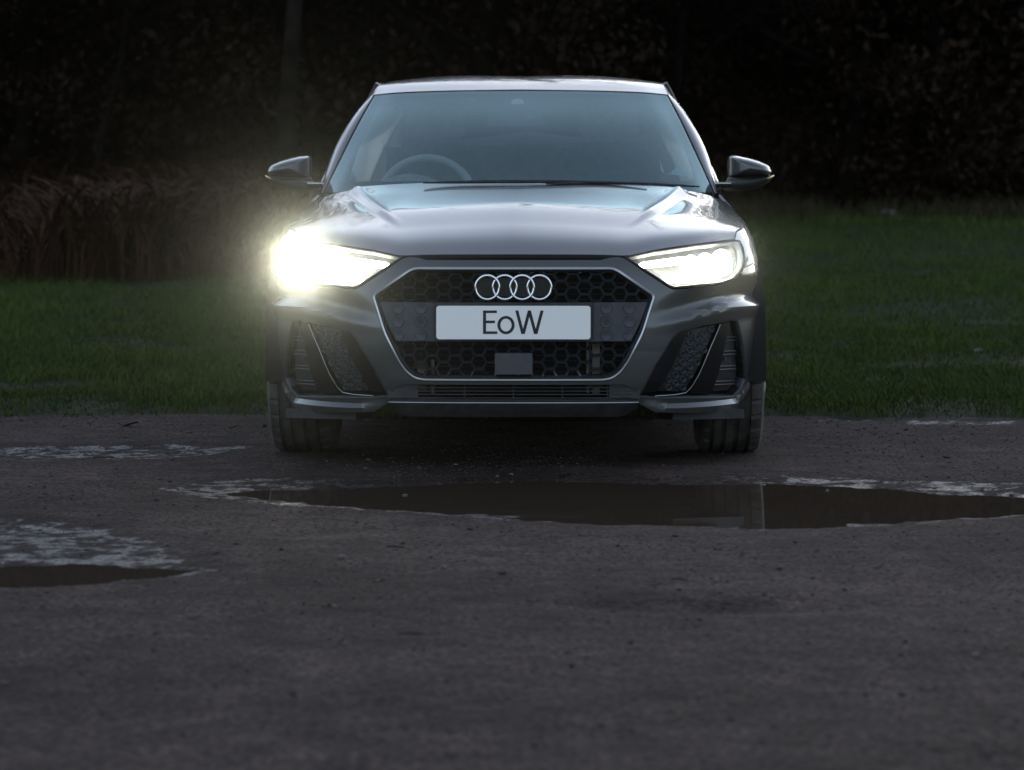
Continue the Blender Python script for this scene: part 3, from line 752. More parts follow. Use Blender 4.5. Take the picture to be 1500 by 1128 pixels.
# number plate
np_ = empty('number_plate', (0, 0, 0), car)
a, b = at(639, 497, -.012), at(865, 448, -.012)
pr = round_poly([(a[0], a[2]), (b[0], a[2]), (b[0], b[2]), (a[0], b[2])], 5 / 447, 4)
MB().prism(pr, -.014, -.010).build('plate_board', 'plate', np_)
def strokes(polys, name='letter'):
    mb = MB()
    for pl in polys:
        q = [(at(px, py, -.014)[0], at(px, py, -.014)[2]) for px, py in pl]; mb.prism(q[::-1] if False else q, -.0148, -.0141)
    o = mb.build(name, 'ink', np_, False); return o
strokes([[(707.5, 489.2), (707.5, 454.8), (712, 454.8), (712, 489.2)], [(712, 458.6), (712, 454.8), (727.8, 454.8), (727.8, 458.6)], [(712, 473.4), (712, 469.6), (725, 469.6), (725, 473.4)], [(712, 489.2), (712, 485.4), (728.4, 485.4), (728.4, 489.2)]])
oo = MB(); t = np.linspace(0, 2 * math.pi, 40, endpoint=False)
O = [(741.2 + 12.6 * math.cos(q), 476.2 + 13.4 * math.sin(q)) for q in t]; I = [(741.2 + 8.2 * math.cos(q), 476.2 + 9.4 * math.sin(q)) for q in t]
f3 = lambda L, y: [(at(px, py, -.014)[0], y, at(px, py, -.014)[2]) for px, py in L]
V = f3(O, -.0148) + f3(I, -.0148) + f3(O, -.0141); F = [(i, (i + 1) % 40, 40 + (i + 1) % 40, 40 + i) for i in range(40)] + [(i, 80 + i, 80 + (i + 1) % 40, (i + 1) % 40) for i in range(40)]
oo.add(V, F).build('letter', 'ink', np_, False)
def st2(x0, x1, w=4.5): return [(x0, 454.8), (x0 + w, 454.8), (x1 + w, 489.2), (x1, 489.2)]
strokes([st2(754.8, 763.6), st2(773.2, 764.2, 4.6), st2(773.0, 782.2, 4.6), st2(791.8, 782.8)])

# ------------------------------------------------------------------ side intakes
ints = [empty('side_intake', (0, 0, 0), car), empty('side_intake', (0, 0, 0), car)]
def ipt(px, py, dep): q = on(px, py); return shaped(*[np.array([v]) for v in q])[0] - normal(*q) * dep
def ipatch(name, L, dep, m, step=.012, lift=None, rnd=0, thick=.01):
    Q = ons(L); Q = round_poly(Q, rnd) if rnd else Q
    V, T, loops = patch2d(Q, (), step)
    f = lambda s, z: skin(s, z) - normal(s, z) * dep
    VV, FF = solid(f, V, T, loops, thick); return both(name, VV, FF, m, ints)
lp = resample(INTAKE, .012); E0 = shaped(lp[:, 0], lp[:, 1]); NN = normal(lp[:, 0], lp[:, 1]); cc = E0.mean(0)
ins = lambda d: (lambda A: A)(E0 + (cc - E0) / np.linalg.norm(cc - E0, axis=1)[:, None] * d)
n = len(lp)
L = [E0 + NN * .002, ins(.004) + NN * .002, ins(.007) - NN * .004]
V = np.vstack(L); F = [(a * n + i, a * n + (i + 1) % n, (a + 1) * n + (i + 1) % n, (a + 1) * n + i) for a in range(2) for i in range(n)]
both('intake_rim', V, F, 'slate', ints)
L = [ins(.006) - NN * .002, ins(.012) - NN * .06]
V = np.vstack(L); F = [(i, (i + 1) % n, n + (i + 1) % n, n + i) for i in range(n)] + [tuple(n + i for i in range(n))]
both('intake_pocket', V, F, 'gloss_black', ints)
ipatch('intake_blade', [(938, 578.5), (986, 496), (996, 487.5), (1012, 483), (966, 575)], .012, 'gloss_black')
ipatch('honeycomb_panel', [(968, 576), (1012, 484), (1055, 476), (1026, 546), (1008, 573), (998, 577)], .022, 'black')
ipatch('intake_fin', [(1057.5, 474.5), (1071, 472), (1043, 578), (1012, 577), (1027, 549)], .006, 'gloss_black')
ipatch('slat_panel', [(1071.5, 473), (1078, 471.5), (1083, 493), (1087, 528), (1087.5, 553), (1083, 566), (1074, 576), (1044, 578)], .026, 'black')
fl = resample(ons([(1057, 475), (1042, 510), (1026, 548), (1014, 568), (1006, 576), (990, 579), (960, 581)]), .01, False)
P = shaped(fl[:, 0], fl[:, 1]) - normal(fl[:, 0], fl[:, 1]) * .006
both('intake_trim_line', *tube(P, .0015, 6), 'satin', ints)
cells = MB()
poly = np.array([(975, 575), (1014, 487), (1052, 479), (1024, 546), (1007, 572)])
rh = 6.6
for ci in range(0, 11):
    for ri in range(0, 12):
        cx_ = 962 + ci * 1.62 * rh; cy = 470 + ri * 1.9 * rh + (0.95 * rh if ci % 2 else 0)
        if not inside(np.array([[cx_, cy]]), poly)[0]: continue
        ring = lambda r, d: [ipt(cx_ + r * math.cos(a), cy + r * math.sin(a), d) for a in np.arange(6) * math.pi / 3]
        V = ring(rh * .92, .0215) + ring(rh * .80, .0165) + ring(rh * .66, .0165) + ring(rh * .5, .0215)
        cells.add(V, [(a * 6 + i, a * 6 + (i + 1) % 6, (a + 1) * 6 + (i + 1) % 6, (a + 1) * 6 + i) for a in range(3) for i in range(6)])
V = np.array(cells.v); both('honeycomb_cells', V, cells.f, 'slate', ints, smooth=False)
for y0, xa in ((495, 1066), (516.5, 1060), (539, 1054), (562, 1049)):
    P = [ipt(px, y0 - (px - xa) * .06, .02) for px in np.linspace(xa, 1085 if y0 < 560 else 1083, 6)]
    for dz, rr in ((0, .003), (-.011, .003)):
        both('slat', *tube(np.array(P) + np.array([0, 0, dz]), rr, 6), 'slate', ints)
P0 = ipt(1067, 526, .024); P1 = ipt(1067, 526, .010)
both('parking_sensor', *tube([P0, P1], .008, 12), 'slate', ints)

# lower lip, thin bright edge, intake floor, undertray
xs = np.linspace(-.41, .41, 41)
lipf = MB()
prof = [(0, .250 - .0), (.006, .246), (.012, .232), (.03, .212), (.10, .205)]
zb590 = at(752, 589.5, .03)[2]; zb611 = at(752, 610.5, .03)[2]
prof = [(.045, zb590 + .004), (-.012, zb590 + .001), (-.016, zb590 - .003), (-.008, zb590 - .02), (.012, zb611), (.14, zb611 - .002)]
V = [];
for x in xs:
    yb_ = float(skin(abs(x), .25)[1]) - .03
    k = 1 - sst(.355, .41, abs(x)) * .6
    for (dy, z) in prof: V.append((x, yb_ + dy, zb590 + (z - zb590) * k))
link('lower_lip', V, gridf(41, len(prof)), 'black', car, True, 30)
ln = [(x, float(skin(abs(x), .25)[1]) - .045, zb590 + .001) for x in xs]
link('lip_edge', *tube(ln, .0028, 6), 'satin', car)
mb = MB()
for z in (568, 573, 578, 583):
    p = at(752, z, .06); mb.box((0, .075, p[2]), (.78, .02, .003))
for px in (583 + 27, 680, 752, 824, 890): mb.box((at(px, 575, .06)[0], .085, at(752, 574, .06)[2]), (.004, .02, .05))
mb.build('lower_intake_bars', 'black', car)
for sg in (1, -1):
    mb = MB(); p = at(915, 573, .05)
    mb.box((sg * p[0], .075, p[2]), (.10, .02, .05)); mb.build('lower_intake_blank', 'black', car)
    # dark splash guard ahead of each wheel
    a, b = at(958, 602, .25), at(1092, 611, .45)
    mb = MB(); mb.box((sg * (a[0] + b[0]) / 2, .34, (a[2] + b[2]) / 2 + .004), (b[0] - a[0] - .06, .14, .03), 0, 0, sg * .35); mb.box((sg * .56, .50, .19), (.10, .2, .085))
    mb.build('splash_guard', 'black', car)
    liner = [(sg * .86 - sg * (.40 if j else .0), WC + (AR - .004) * math.cos(t), WZ + (AR - .004) * math.sin(t)) for t in np.linspace(R(-10), R(190), 28) for j in (0, 1)]
    link('arch_liner', liner, gridf(28, 2), 'blackhole', car)
    liner = [(sg * .86 - sg * (.40 if j else .0), 3.363 + .348 * math.cos(t), WZ + .348 * math.sin(t)) for t in np.linspace(R(-10), R(190), 28) for j in (0, 1)]
    link('arch_liner', liner, gridf(28, 2), 'blackhole', car)
    MB().tube([(sg * .35, .78, .20), (sg * .66, .80, .22)], .03, 8).build('suspension_arm', 'black', car)

# ------------------------------------------------------------------ wheels
def make_wheel(loc, sg, first):
    wroot = empty('wheel', loc, car)
    RT, W = .318, .222; hw = W / 2
    gr = [(-.066, .006), (-.026, .0075), (.018, .0075), (.060, .006)]
    prof = [(-hw + .02, .225), (-hw - .004, .25), (-hw - .002, .285), (-hw + .008, .305), (-hw + .022, RT - .004)]
    for gx, gw in gr: prof += [(gx - gw - .001, RT - .0015 + .001), (gx - gw, RT - .009), (gx + gw, RT - .009), (gx + gw + .001, RT)]
    prof += [(hw - .022, RT - .004), (hw - .008, .305), (hw + .002, .285), (hw + .004, .25), (hw - .02, .225)]
    n = 192; V, F = lathe_x(prof, n); V = np.array(V).reshape(n, len(prof), 3)
    pr = np.array(prof)
    for i in range(n):
        ph = i % 6
        if ph == 0:
            for j in (4, 5, len(prof) - 6, len(prof) - 5):
                V[i, j, 1:] *= (RT - .008) / RT
        if i % 4 == 0:
            for j in range(8, len(prof) - 8):
                if pr[j, 1] > RT - .003: V[i, j, 1:] *= (RT - .0022) / RT
    # the tyre's contact patch is pressed flat on the ground
    V = V.reshape(-1, 3); V[:, 2] = np.maximum(V[:, 2], -loc[2] + .0005)
    link('tyre', V, F, 'rubber', wroot, True, 25)
    V, F = lathe_x([(sg * .085, .05), (sg * .10, .06), (sg * .098, .20), (sg * .108, .228), (sg * .09, .232), (sg * -.09, .225)], 64); rim = link('rim', V, F if sg < 0 else flip(F), 'blackhole', wroot)
    sp = MB()
    for k in range(10):
        a = k * 2 * math.pi / 10
        for o_ in (-.10, .10):
            sp.tube([(sg * .10, .05 * math.sin(a), .05 * math.cos(a)), (sg * .112, .13 * math.sin(a + o_ * .6), .13 * math.cos(a + o_ * .6)), (sg * .106, .226 * math.sin(a + o_), .226 * math.cos(a + o_))], [.02, .014, .012], 6)
    sp.build('spoke', 'alloy', wroot)
    V, F = lathe_x([(sg * .02, .03), (sg * .02, .15), (sg * .045, .15), (sg * .045, .03)], 40); link('brake_disc', V, F, 'steel', wroot)
for sg in (1, -1):
    make_wheel((sg * .748, WC, .314), sg, True); make_wheel((sg * .74, 3.363, .314), sg, False)

# a crumpled pale slip on the dashboard
q0 = at(985, 252, 1.44)
sv = [at(966, 232, 1.50), at(968, 250, 1.42), at(974, 255, 1.41), at(981, 254, 1.40), at(992, 243.5, 1.47), at(998, 249, 1.44), at(1006, 257, 1.40), at(990, 256.5, 1.38)]
V = [np.array(p) + np.array([CX + YAW * p[1], NOSE, 0]) for p in sv]
tag(link('paper_slip', V, [(0, 1, 2), (2, 3, 7), (3, 4, 7), (4, 5, 7), (5, 6, 7)], 'paper', None, False), 'crumpled pale slip of paper behind the windscreen, low in its corner', 'paper')

# ------------------------------------------------------------------ ground
def vnoise(x, y, seed=0):
    x = np.asarray(x, float); y = np.asarray(y, float); xi = np.floor(x).astype(np.int64); yi = np.floor(y).astype(np.int64)
    def h(a, b):
        n = (a * 374761393 + b * 668265263 + seed * 974634777) & 0x7fffffff
        n = ((n ^ (n >> 13)) * 1274126177) & 0x7fffffff; return ((n ^ (n >> 16)) & 0xffff) / 65535.
    fx = x - xi; fy = y - yi; fx = fx * fx * (3 - 2 * fx); fy = fy * fy * (3 - 2 * fy)
    return (h(xi, yi) * (1 - fx) + h(xi + 1, yi) * fx) * (1 - fy) + (h(xi, yi + 1) * (1 - fx) + h(xi + 1, yi + 1) * fx) * fy - .5
def fbm(x, y, o=4, seed=0):
    r = 0; a = 1
    for k in range(o): r = r + a * vnoise(x * 2 ** k, y * 2 ** k, seed + k); a *= .5
    return r
def gp(px, py):
    d = EYE * 4140 / (py - 320); return np.array([(px - 750) * d / 4140, d])
def gps(L): return np.array([gp(*p) for p in L])
PUD = gps([(292, 714), (350, 708.5), (420, 706), (600, 699), (760, 693.5), (900, 697), (1080, 701), (1150, 705), (1250, 709), (1350, 713), (1500, 718), (1700, 722), (1700, 742), (1500, 748), (1400, 752), (1300, 757), (1180, 765), (1100, 766), (900, 762), (760, 755), (640, 748), (520, 742), (420, 735), (330, 722)])
PU3 = gps([(-250, 818), (0, 819), (120, 820), (262, 827), (235, 835), (150, 845), (0, 851), (-250, 852)])
PU2 = gps([(-150, 659), (0, 663), (80, 663.5), (150, 662.5), (195, 664), (150, 666.5), (60, 667), (0, 667), (-150, 668)])
PU4 = gps([(-100, 764), (0, 763), (60, 765), (112, 772), (60, 777), (0, 778), (-100, 779)])
PU5 = gps([(104, 791), (150, 788), (203, 791), (185, 796), (130, 797)])
PUDS = [(PUD, .03), (PU3, .028), (PU2, .022), (PU4, .014), (PU5, .013)]
WETS = [(gps([(-150, 655), (60, 651), (250, 650), (380, 652), (330, 664), (180, 672), (0, 671), (-150, 673)]), .06),
        (gps([(-150, 755), (0, 757), (110, 762), (180, 780), (250, 795), (290, 815), (320, 830), (250, 840), (150, 848), (0, 856), (-150, 856)]), .10),
        (gps([(205, 716), (290, 703), (450, 699), (330, 710), (430, 741), (300, 728)]), .08),
        (gps([(1050, 696), (1200, 697), (1500, 706), (1500, 722), (1250, 712), (1100, 704)]), .10),
        (gps([(1060, 764), (1200, 758), (1350, 750), (1500, 743), (1500, 757), (1350, 764), (1200, 772), (1090, 775)]), .08),
        (gps([(520, 612), (600, 607), (950, 607), (1010, 612), (760, 618)]), .25),
        (gps([(1190, 612), (1280, 611), (1290, 615.5), (1200, 616)]), .05), (gps([(1315, 615), (1490, 614), (1500, 621), (1330, 620)]), .06), (gps([(540, 740), (900, 758), (1060, 766), (900, 766), (620, 751)]), .05)]
WATER = -.016
def ground_z(x, y):
    P = np.stack([x, y], 1); z = .006 * fbm(x * 1.1, y * 1.1, 4, 3) + .003 * fbm(x * 6, y * 6, 3, 11) + .0035 * fbm(x * 26, y * 26, 2, 21)
    wet = np.zeros(len(x)); wob = .05 * fbm(x * 3, y * 3, 4, 40) + .025 * fbm(x * 12, y * 12, 3, 44)
    for poly, dep in PUDS:
        lo = poly.min(0) - .7; hi = poly.max(0) + .7; k = (x > lo[0]) & (x < hi[0]) & (y > lo[1]) & (y < hi[1])
        if not k.any(): continue
        d = dist_poly(P[k], poly); d[inside(P[k], poly)] *= -1; d = d + wob[k] * 1.3
        z[k] -= dep * (1 - sst(-.30, .16, d)); wet[k] = np.maximum(wet[k], 1 - sst(.0, .16, d))
    for poly, dep in WETS:
        lo = poly.min(0) - .5; hi = poly.max(0) + .5; k = (x > lo[0]) & (x < hi[0]) & (y > lo[1]) & (y < hi[1])
        if not k.any(): continue
        d = dist_poly(P[k], poly); d[inside(P[k], poly)] *= -1; d = d + wob[k] * 1.2
        wet[k] = np.maximum(wet[k], 1 - sst(-.6 * dep, dep, d)); z[k] -= .007 * (1 - sst(-.1, .1, d))
    d = np.hypot((x - gp(1030, 885)[0]) / .30, (y - gp(1030, 885)[1]) / .10); z -= .022 * np.exp(-d ** 2)
    # flat, packed ground where the wheels stand
    for wx in (-.73, .765):
        f = np.exp(-(((x - wx) / .22) ** 2 + ((y - NOSE - WC) / .25) ** 2) ** 2); z = z * (1 - f)
    return z, np.clip(wet, 0, 1)
def lines(parts):
    out = []
    for a, b, st in parts: out += list(np.arange(a, b - 1e-6, st))
    return np.array(out + [parts[-1][1]])
gx_ = lines([(-160, -40, 20), (-40, -10, 5), (-10, -3.4, .3), (-3.4, 3.4, .016), (3.4, 10, .3), (10, 40, 5), (40, 160, 20)])
gy_ = lines([(-160, -20, 20), (-20, 0, 2), (0, 3.8, .2), (3.8, 9.3, .016), (9.3, 12.4, .03), (12.4, 16, .2), (16, 40, 4)])
GX, GY = np.meshgrid(gx_, gy_); zz, wet = ground_z(GX.ravel(), GY.ravel())
far = (np.abs(GX.ravel()) > 12) | (GY.ravel() > 13.2) | (GY.ravel() < -3); zz[far] = -.02 - .25 * sst(13.2, 16, GY.ravel()[far])
nr, nc = GX.shape
idx = np.arange(nr * nc).reshape(nr, nc); Q = np.stack([idx[:-1, :-1], idx[:-1, 1:], idx[1:, 1:], idx[1:, :-1]], -1).reshape(-1, 4)
def dirt():
    m = mat('wet_dirt', (.06, .05, .045), .9); n, l, b = nodes(m)
    tc = n.new('ShaderNodeTexCoord')
    def noise(sc, det, w=0):
        q = n.new('ShaderNodeTexNoise'); q.inputs['Scale'].default_value = sc; q.inputs['Detail'].default_value = det; l.new(tc.outputs['Object'], q.inputs['Vector']); return q
    big, med, fine, grain = noise(.9, 5), noise(7, 6), noise(60, 5), noise(260, 3)
    def ramp(src, stops):
        c = n.new('ShaderNodeValToRGB'); e = c.color_ramp.elements
        while len(e) < len(stops): e.new(.5)
        for k, (p, col) in enumerate(stops): e[k].position = p; e[k].color = (*col, 1)
        l.new(src, c.inputs[0]); return c
    c1 = ramp(med.outputs['Fac'], [(.3, (.0275, .0195, .0165)), (.55, (.048, .0345, .0298)), (.75, (.074, .055, .048))])
    c2 = ramp(big.outputs['Fac'], [(.35, (.62, .58, .56)), (.65, (1.2, 1.16, 1.15))])
    mx = n.new('ShaderNodeMixRGB'); mx.blend_type = 'MULTIPLY'; mx.inputs[0].default_value = 1; l.new(c1.outputs[0], mx.inputs[1]); l.new(c2.outputs[0], mx.inputs[2])
    c3 = ramp(fine.outputs['Fac'], [(.40, (.40, .37, .36)), (.5, (.95, .95, .95)), (.62, (1.7, 1.62, 1.58))])
    c4 = ramp(grain.outputs['Fac'], [(.40, (.42, .41, .40)), (.5, (.95, .95, .95)), (.62, (1.9, 1.84, 1.8))])
    mx2 = n.new('ShaderNodeMixRGB'); mx2.blend_type = 'MULTIPLY'; mx2.inputs[0].default_value = .9; l.new(mx.outputs[0], mx2.inputs[1]); l.new(c3.outputs[0], mx2.inputs[2])
    mx3 = n.new('ShaderNodeMixRGB'); mx3.blend_type = 'MULTIPLY'; mx3.inputs[0].default_value = .8; l.new(mx2.outputs[0], mx3.inputs[1]); l.new(c4.outputs[0], mx3.inputs[2]); mx2 = mx3
    at_ = n.new('ShaderNodeAttribute'); at_.attribute_name = 'wet'
    mud = n.new('ShaderNodeMixRGB'); mud.inputs[2].default_value = (.016, .013, .0115, 1); l.new(mx2.outputs[0], mud.inputs[1])
    mm = n.new('ShaderNodeMath'); mm.operation = 'MULTIPLY'; mm.inputs[1].default_value = .55; l.new(at_.outputs['Fac'], mm.inputs[0]); l.new(mm.outputs[0], mud.inputs[0])
    l.new(mud.outputs[0], b.inputs['Base Color'])
    def ma(op, a_, b_, clamp=False):
        q = n.new('ShaderNodeMath'); q.operation = op; q.use_clamp = clamp
        for k, v in enumerate((a_, b_)):
            if isinstance(v, (int, float)): q.inputs[k].default_value = v
            else: l.new(v, q.inputs[k])
        return q.outputs[0]
    blot = noise(16, 6)
    e1 = ma('MULTIPLY_ADD', med.outputs['Fac'], 2.2); e1.node.inputs[2].default_value = -1.1
    e2 = ma('MULTIPLY_ADD', blot.outputs['Fac'], 3.2); e2.node.inputs[2].default_value = -1.6
    e3 = ma('MULTIPLY_ADD', fine.outputs['Fac'], 1.5); e3.node.inputs[2].default_value = -.75
    sm = ma('ADD', ma('ADD', e1, e2), e3); sm = ma('ADD', sm, ma('MULTIPLY', at_.outputs['Fac'], 1.5)); sm = ma('SUBTRACT', sm, 1.27)
    wp = ma('MULTIPLY', sm, 1.15, True).node
    rr = n.new('ShaderNodeMapRange'); rr.inputs['To Min'].default_value = .88; rr.inputs['To Max'].default_value = .13; l.new(wp.outputs[0], rr.inputs[0]); l.new(rr.outputs[0], b.inputs['Roughness'])
    sp_ = n.new('ShaderNodeMapRange'); sp_.inputs['To Min'].default_value = .12; sp_.inputs['To Max'].default_value = .5; l.new(wp.outputs[0], sp_.inputs[0]); l.new(sp_.outputs[0], b.inputs['Specular IOR Level'])
    b1 = n.new('ShaderNodeBump'); b1.inputs['Strength'].default_value = .7; b1.inputs['Distance'].default_value = .006; l.new(fine.outputs['Fac'], b1.inputs['Height'])
    b2 = n.new('ShaderNodeBump'); b2.inputs['Strength'].default_value = .6; b2.inputs['Distance'].default_value = .003; l.new(grain.outputs['Fac'], b2.inputs['Height']); l.new(b1.outputs[0], b2.inputs['Normal'])
    l.new(b2.outputs[0], b.inputs['Normal'])
    return m
M_['dirt'] = dirt()
gr = link('ground', np.stack([GX.ravel(), GY.ravel(), zz], 1), Q, 'dirt'); tag(gr, 'damp brown dirt track with gravel and mud', None, None, 'structure')
a = gr.data.attributes.new('wet', 'FLOAT', 'POINT'); a.data.foreach_set('value', wet.astype(np.float32))
# water
mw = mat('puddle_water', (.066, .048, .033), .02, spec=.5); M_['water'] = mw
nn, ll, bb = nodes(mw); tc = nn.new('ShaderNodeTexCoord'); no = nn.new('ShaderNodeTexNoise'); no.inputs['Scale'].default_value = 3; no.inputs['Detail'].default_value = 4
ll.new(tc.outputs['Object'], no.inputs['Vector']); bp = nn.new('ShaderNodeBump'); bp.inputs['Strength'].default_value = .06; bp.inputs['Distance'].default_value = .005; ll.new(no.outputs['Fac'], bp.inputs['Height']); ll.new(bp.outputs[0], bb.inputs['Normal'])
PL = ['long dark muddy puddle spread across the track in front of the car', 'brown puddle at the left edge of the track', 'thin puddle by the grass, behind the long one', 'small flat puddle in wet mud', 'tiny puddle in wet mud']
for (poly, dep), lab in zip(PUDS, PL):
    lo = poly.min(0) - .14; hi = poly.max(0) + .14
    c = poly.mean(0); q = resample(poly, .1); cq = q.mean(0)
    T_ = np.roll(q, -1, 0) - np.roll(q, 1, 0); N_ = np.stack([T_[:, 1], -T_[:, 0]], 1); N_ /= np.linalg.norm(N_, axis=1)[:, None] + 1e-9
    t2 = q + N_ * .02
    if dist_poly(t2[:1], poly)[0] >= 0 and inside(q + N_ * .01, poly).mean() > .5: N_ = -N_
    q2 = q + N_ * .10
    tag(link('puddle', [(p[0], p[1], WATER) for p in q2], [tuple(range(len(q2)))], 'water', None, False), lab, None, None, 'structure')

# ------------------------------------------------------------------ field
def terr(x, y): return .0368 * np.maximum(0, y - 13.2) * (1 - .4 * sst(42, 80, y)) + .05 * fbm(x * .35, y * .35, 3, 60) * sst(12.5, 18, y) + .02 * fbm(x * 1.7, y * 1.7, 3, 66)
def gpf(px, py):
    d = (EYE + .0368 * 13.2) / ((py - 320) / 4140 + .0368); return np.array([(px - 750) * d / 4140, d])
def edge(x): return 11.85 + .30 * fbm(x * .9, x * 0 + 3.3, 4, 70) + .20 * fbm(x * 4, x * 0, 3, 71) - .12 * sst(0, 3, x)
fx = lines([(-160, -40, 20), (-40, -12, 4), (-12, 12, .12), (12, 40, 4), (40, 160, 20)]); fy = lines([(11.2, 14.5, .06), (14.5, 26, .15), (26, 44, .4), (44, 160, 10)])
FX, FY = np.meshgrid(fx, fy); x, y = FX.ravel(), FY.ravel()
fz = terr(x, y) + .028 * sst(-.25, .35, y - edge(x)) - .03 * (1 - sst(-.2, .05, y - edge(x)))
bare = np.zeros(len(x)); P = np.stack([x, y], 1)
for poly in (gps([(-200, 579), (60, 573), (200, 571.5), (330, 569), (330, 573), (200, 576), (60, 580), (-200, 584)]), np.array([gpf(*q) for q in [(1305, 544), (1400, 540), (1520, 535), (1700, 534), (1700, 544), (1500, 545), (1400, 545.5)]])):
    d = dist_poly(P, poly); d[inside(P, poly)] *= -1; bare = np.maximum(bare, 1 - sst(-.05, .14, d + .35 * fbm(x * 2.2, y * 2.2, 3, 80)))
fz -= .03 * bare
nr, nc = FX.shape; idx = np.arange(nr * nc).reshape(nr, nc); Q = np.stack([idx[:-1, :-1], idx[:-1, 1:], idx[1:, 1:], idx[1:, :-1]], -1).reshape(-1, 4)
mg_ = mat('turf', (.03, .04, .015), .9); n, l, b = nodes(mg_)
tc = n.new('ShaderNodeTexCoord'); n1 = n.new('ShaderNodeTexNoise'); n1.inputs['Scale'].default_value = 1.3; n1.inputs['Detail'].default_value = 8; l.new(tc.outputs['Object'], n1.inputs['Vector'])
cr = n.new('ShaderNodeValToRGB'); cr.color_ramp.elements[0].position = .35; cr.color_ramp.elements[0].color = (.014, .022, .008, 1); cr.color_ramp.elements[1].position = .7; cr.color_ramp.elements[1].color = (.028, .036, .014, 1)
l.new(n1.outputs['Fac'], cr.inputs[0]); at_ = n.new('ShaderNodeAttribute'); at_.attribute_name = 'bare'
mx = n.new('ShaderNodeMixRGB'); mx.inputs[2].default_value = (.05, .042, .036, 1); l.new(at_.outputs['Fac'], mx.inputs[0]); l.new(cr.outputs[0], mx.inputs[1]); l.new(mx.outputs[0], b.inputs['Base Color'])
rr = n.new('ShaderNodeMapRange'); rr.inputs['To Min'].default_value = .9; rr.inputs['To Max'].default_value = .5; l.new(at_.outputs['Fac'], rr.inputs[0]); l.new(rr.outputs[0], b.inputs['Roughness'])
n2 = n.new('ShaderNodeTexNoise'); n2.inputs['Scale'].default_value = 25; n2.inputs['Detail'].default_value = 5; l.new(tc.outputs['Object'], n2.inputs['Vector'])
bp = n.new('ShaderNodeBump'); bp.inputs['Strength'].default_value = .8; bp.inputs['Distance'].default_value = .03; l.new(n2.outputs['Fac'], bp.inputs['Height']); l.new(bp.outputs[0], b.inputs['Normal'])
b.inputs['Specular IOR Level'].default_value = .12; M_['turf'] = mg_
fo = link('grass_field', np.stack([x, y, fz], 1), Q, 'turf'); tag(fo, 'green field rising gently behind the track', None, None, 'structure')
a = fo.data.attributes.new('bare', 'FLOAT', 'POINT'); a.data.foreach_set('value', bare.astype(np.float32))

def leafmat(name, c1, c2, rough=.7, scale=.8, trans=.0):
    m = mat(name, c1, rough); n, l, b = nodes(m)
    g_ = n.new('ShaderNodeAttribute'); g_.attribute_name = 'tone'
    mx = n.new('ShaderNodeMixRGB'); mx.inputs[1].default_value = (*c1, 1); mx.inputs[2].default_value = (*c2, 1); l.new(g_.outputs['Fac'], mx.inputs[0]); l.new(mx.outputs[0], b.inputs['Base Color'])
    b.inputs['Specular IOR Level'].default_value = .07
    return m
def tone(o, vals): a = o.data.attributes.new('tone', 'FLOAT', 'POINT'); a.data.foreach_set('value', np.asarray(vals, dtype=np.float32))
M_['blade'] = leafmat('grass_blade', (.027, .045, .009), (.064, .094, .019))
M_['straw'] = leafmat('dead_grass', (.022, .017, .009), (.06, .048, .028))
M_['bracken'] = leafmat('dead_bracken', (.026, .0125, .007), (.080, .040, .022))
M_['leafdark'] = leafmat('dark_foliage', (.010, .0066, .004), (.034, .020, .011))
M_['bark'] = noisy(mat('bark', (.02, .017, .014), .95, spec=.05), (.0034, .0026, .0018), (.009, .0066, .0048), 6, 6, (.8, 1), .5, 30, .02)
M_['palebark'] = noisy(mat('pale_bark', (.1, .09, .08), .95, spec=.06), (.006, .0046, .0034), (.017, .0135, .0105), 5, 6, (.8, 1), .4, 25, .02)

def blades(X, Y, Z, h, wd, lean_, tn, name, m):
    n = len(X); a = rng.uniform(0, 2 * math.pi, n); b = rng.uniform(0, 2 * math.pi, n)
    dx, dy = np.cos(a) * wd / 2, np.sin(a) * wd / 2; lx, ly = np.cos(b) * lean_ * h, np.sin(b) * lean_ * h
    V = np.empty((n, 5, 3))
    V[:, 0] = np.stack([X - dx, Y - dy, Z - .005], 1); V[:, 1] = np.stack([X + dx, Y + dy, Z - .005], 1)
    V[:, 2] = np.stack([X - dx * .8 + lx * .35, Y - dy * .8 + ly * .35, Z + h * .55], 1); V[:, 3] = np.stack([X + dx * .8 + lx * .35, Y + dy * .8 + ly * .35, Z + h * .55], 1)
    V[:, 4] = np.stack([X + lx, Y + ly, Z + h * .95], 1)
    k = np.arange(n)[:, None] * 5; F = np.concatenate([k + np.array([[0, 1, 3]]), k + np.array([[0, 3, 2]]), k + np.array([[2, 3, 4]])], 0)
    o = link(name, V.reshape(-1, 3), F, m); tone(o, np.repeat(tn, 5)); return o
def field_z(X, Y): return terr(X, Y) + .028 * sst(-.25, .35, Y - edge(X))
def bare_at(X, Y):
    i = np.clip(np.searchsorted(fx, X) - 1, 0, len(fx) - 1); j = np.clip(np.searchsorted(fy, Y) - 1, 0, len(fy) - 1); return bare.reshape(FX.shape)[j, i]
parts = []
for (y0, y1, n, h0) in ((11.6, 13.2, 110000, .028), (13.2, 17, 170000, .034), (17, 24, 130000, .045), (24, 40, 110000, .06)):
    Y = rng.uniform(y0, y1, n); X = rng.uniform(-1, 1, n) * (Y * .23 + 2.0)
    cl_ = fbm(X * 2.2, Y * 2.2, 3, 90) + .6 * fbm(X * .5, Y * .5, 2, 95)
    k = (Y > edge(X) + .10 * rng.standard_normal(n)) & (rng.uniform(-.9, .5, n) < cl_ + .15) & (bare_at(X, Y) < rng.uniform(.1, .9, n))
    X, Y, cl_ = X[k], Y[k], cl_[k]
    parts.append((X, Y, field_z(X, Y), h0 * .85 * np.exp(.35 * rng.standard_normal(len(X))) * (1 + .9 * cl_), .003 + .00018 * Y + 0 * X, cl_))
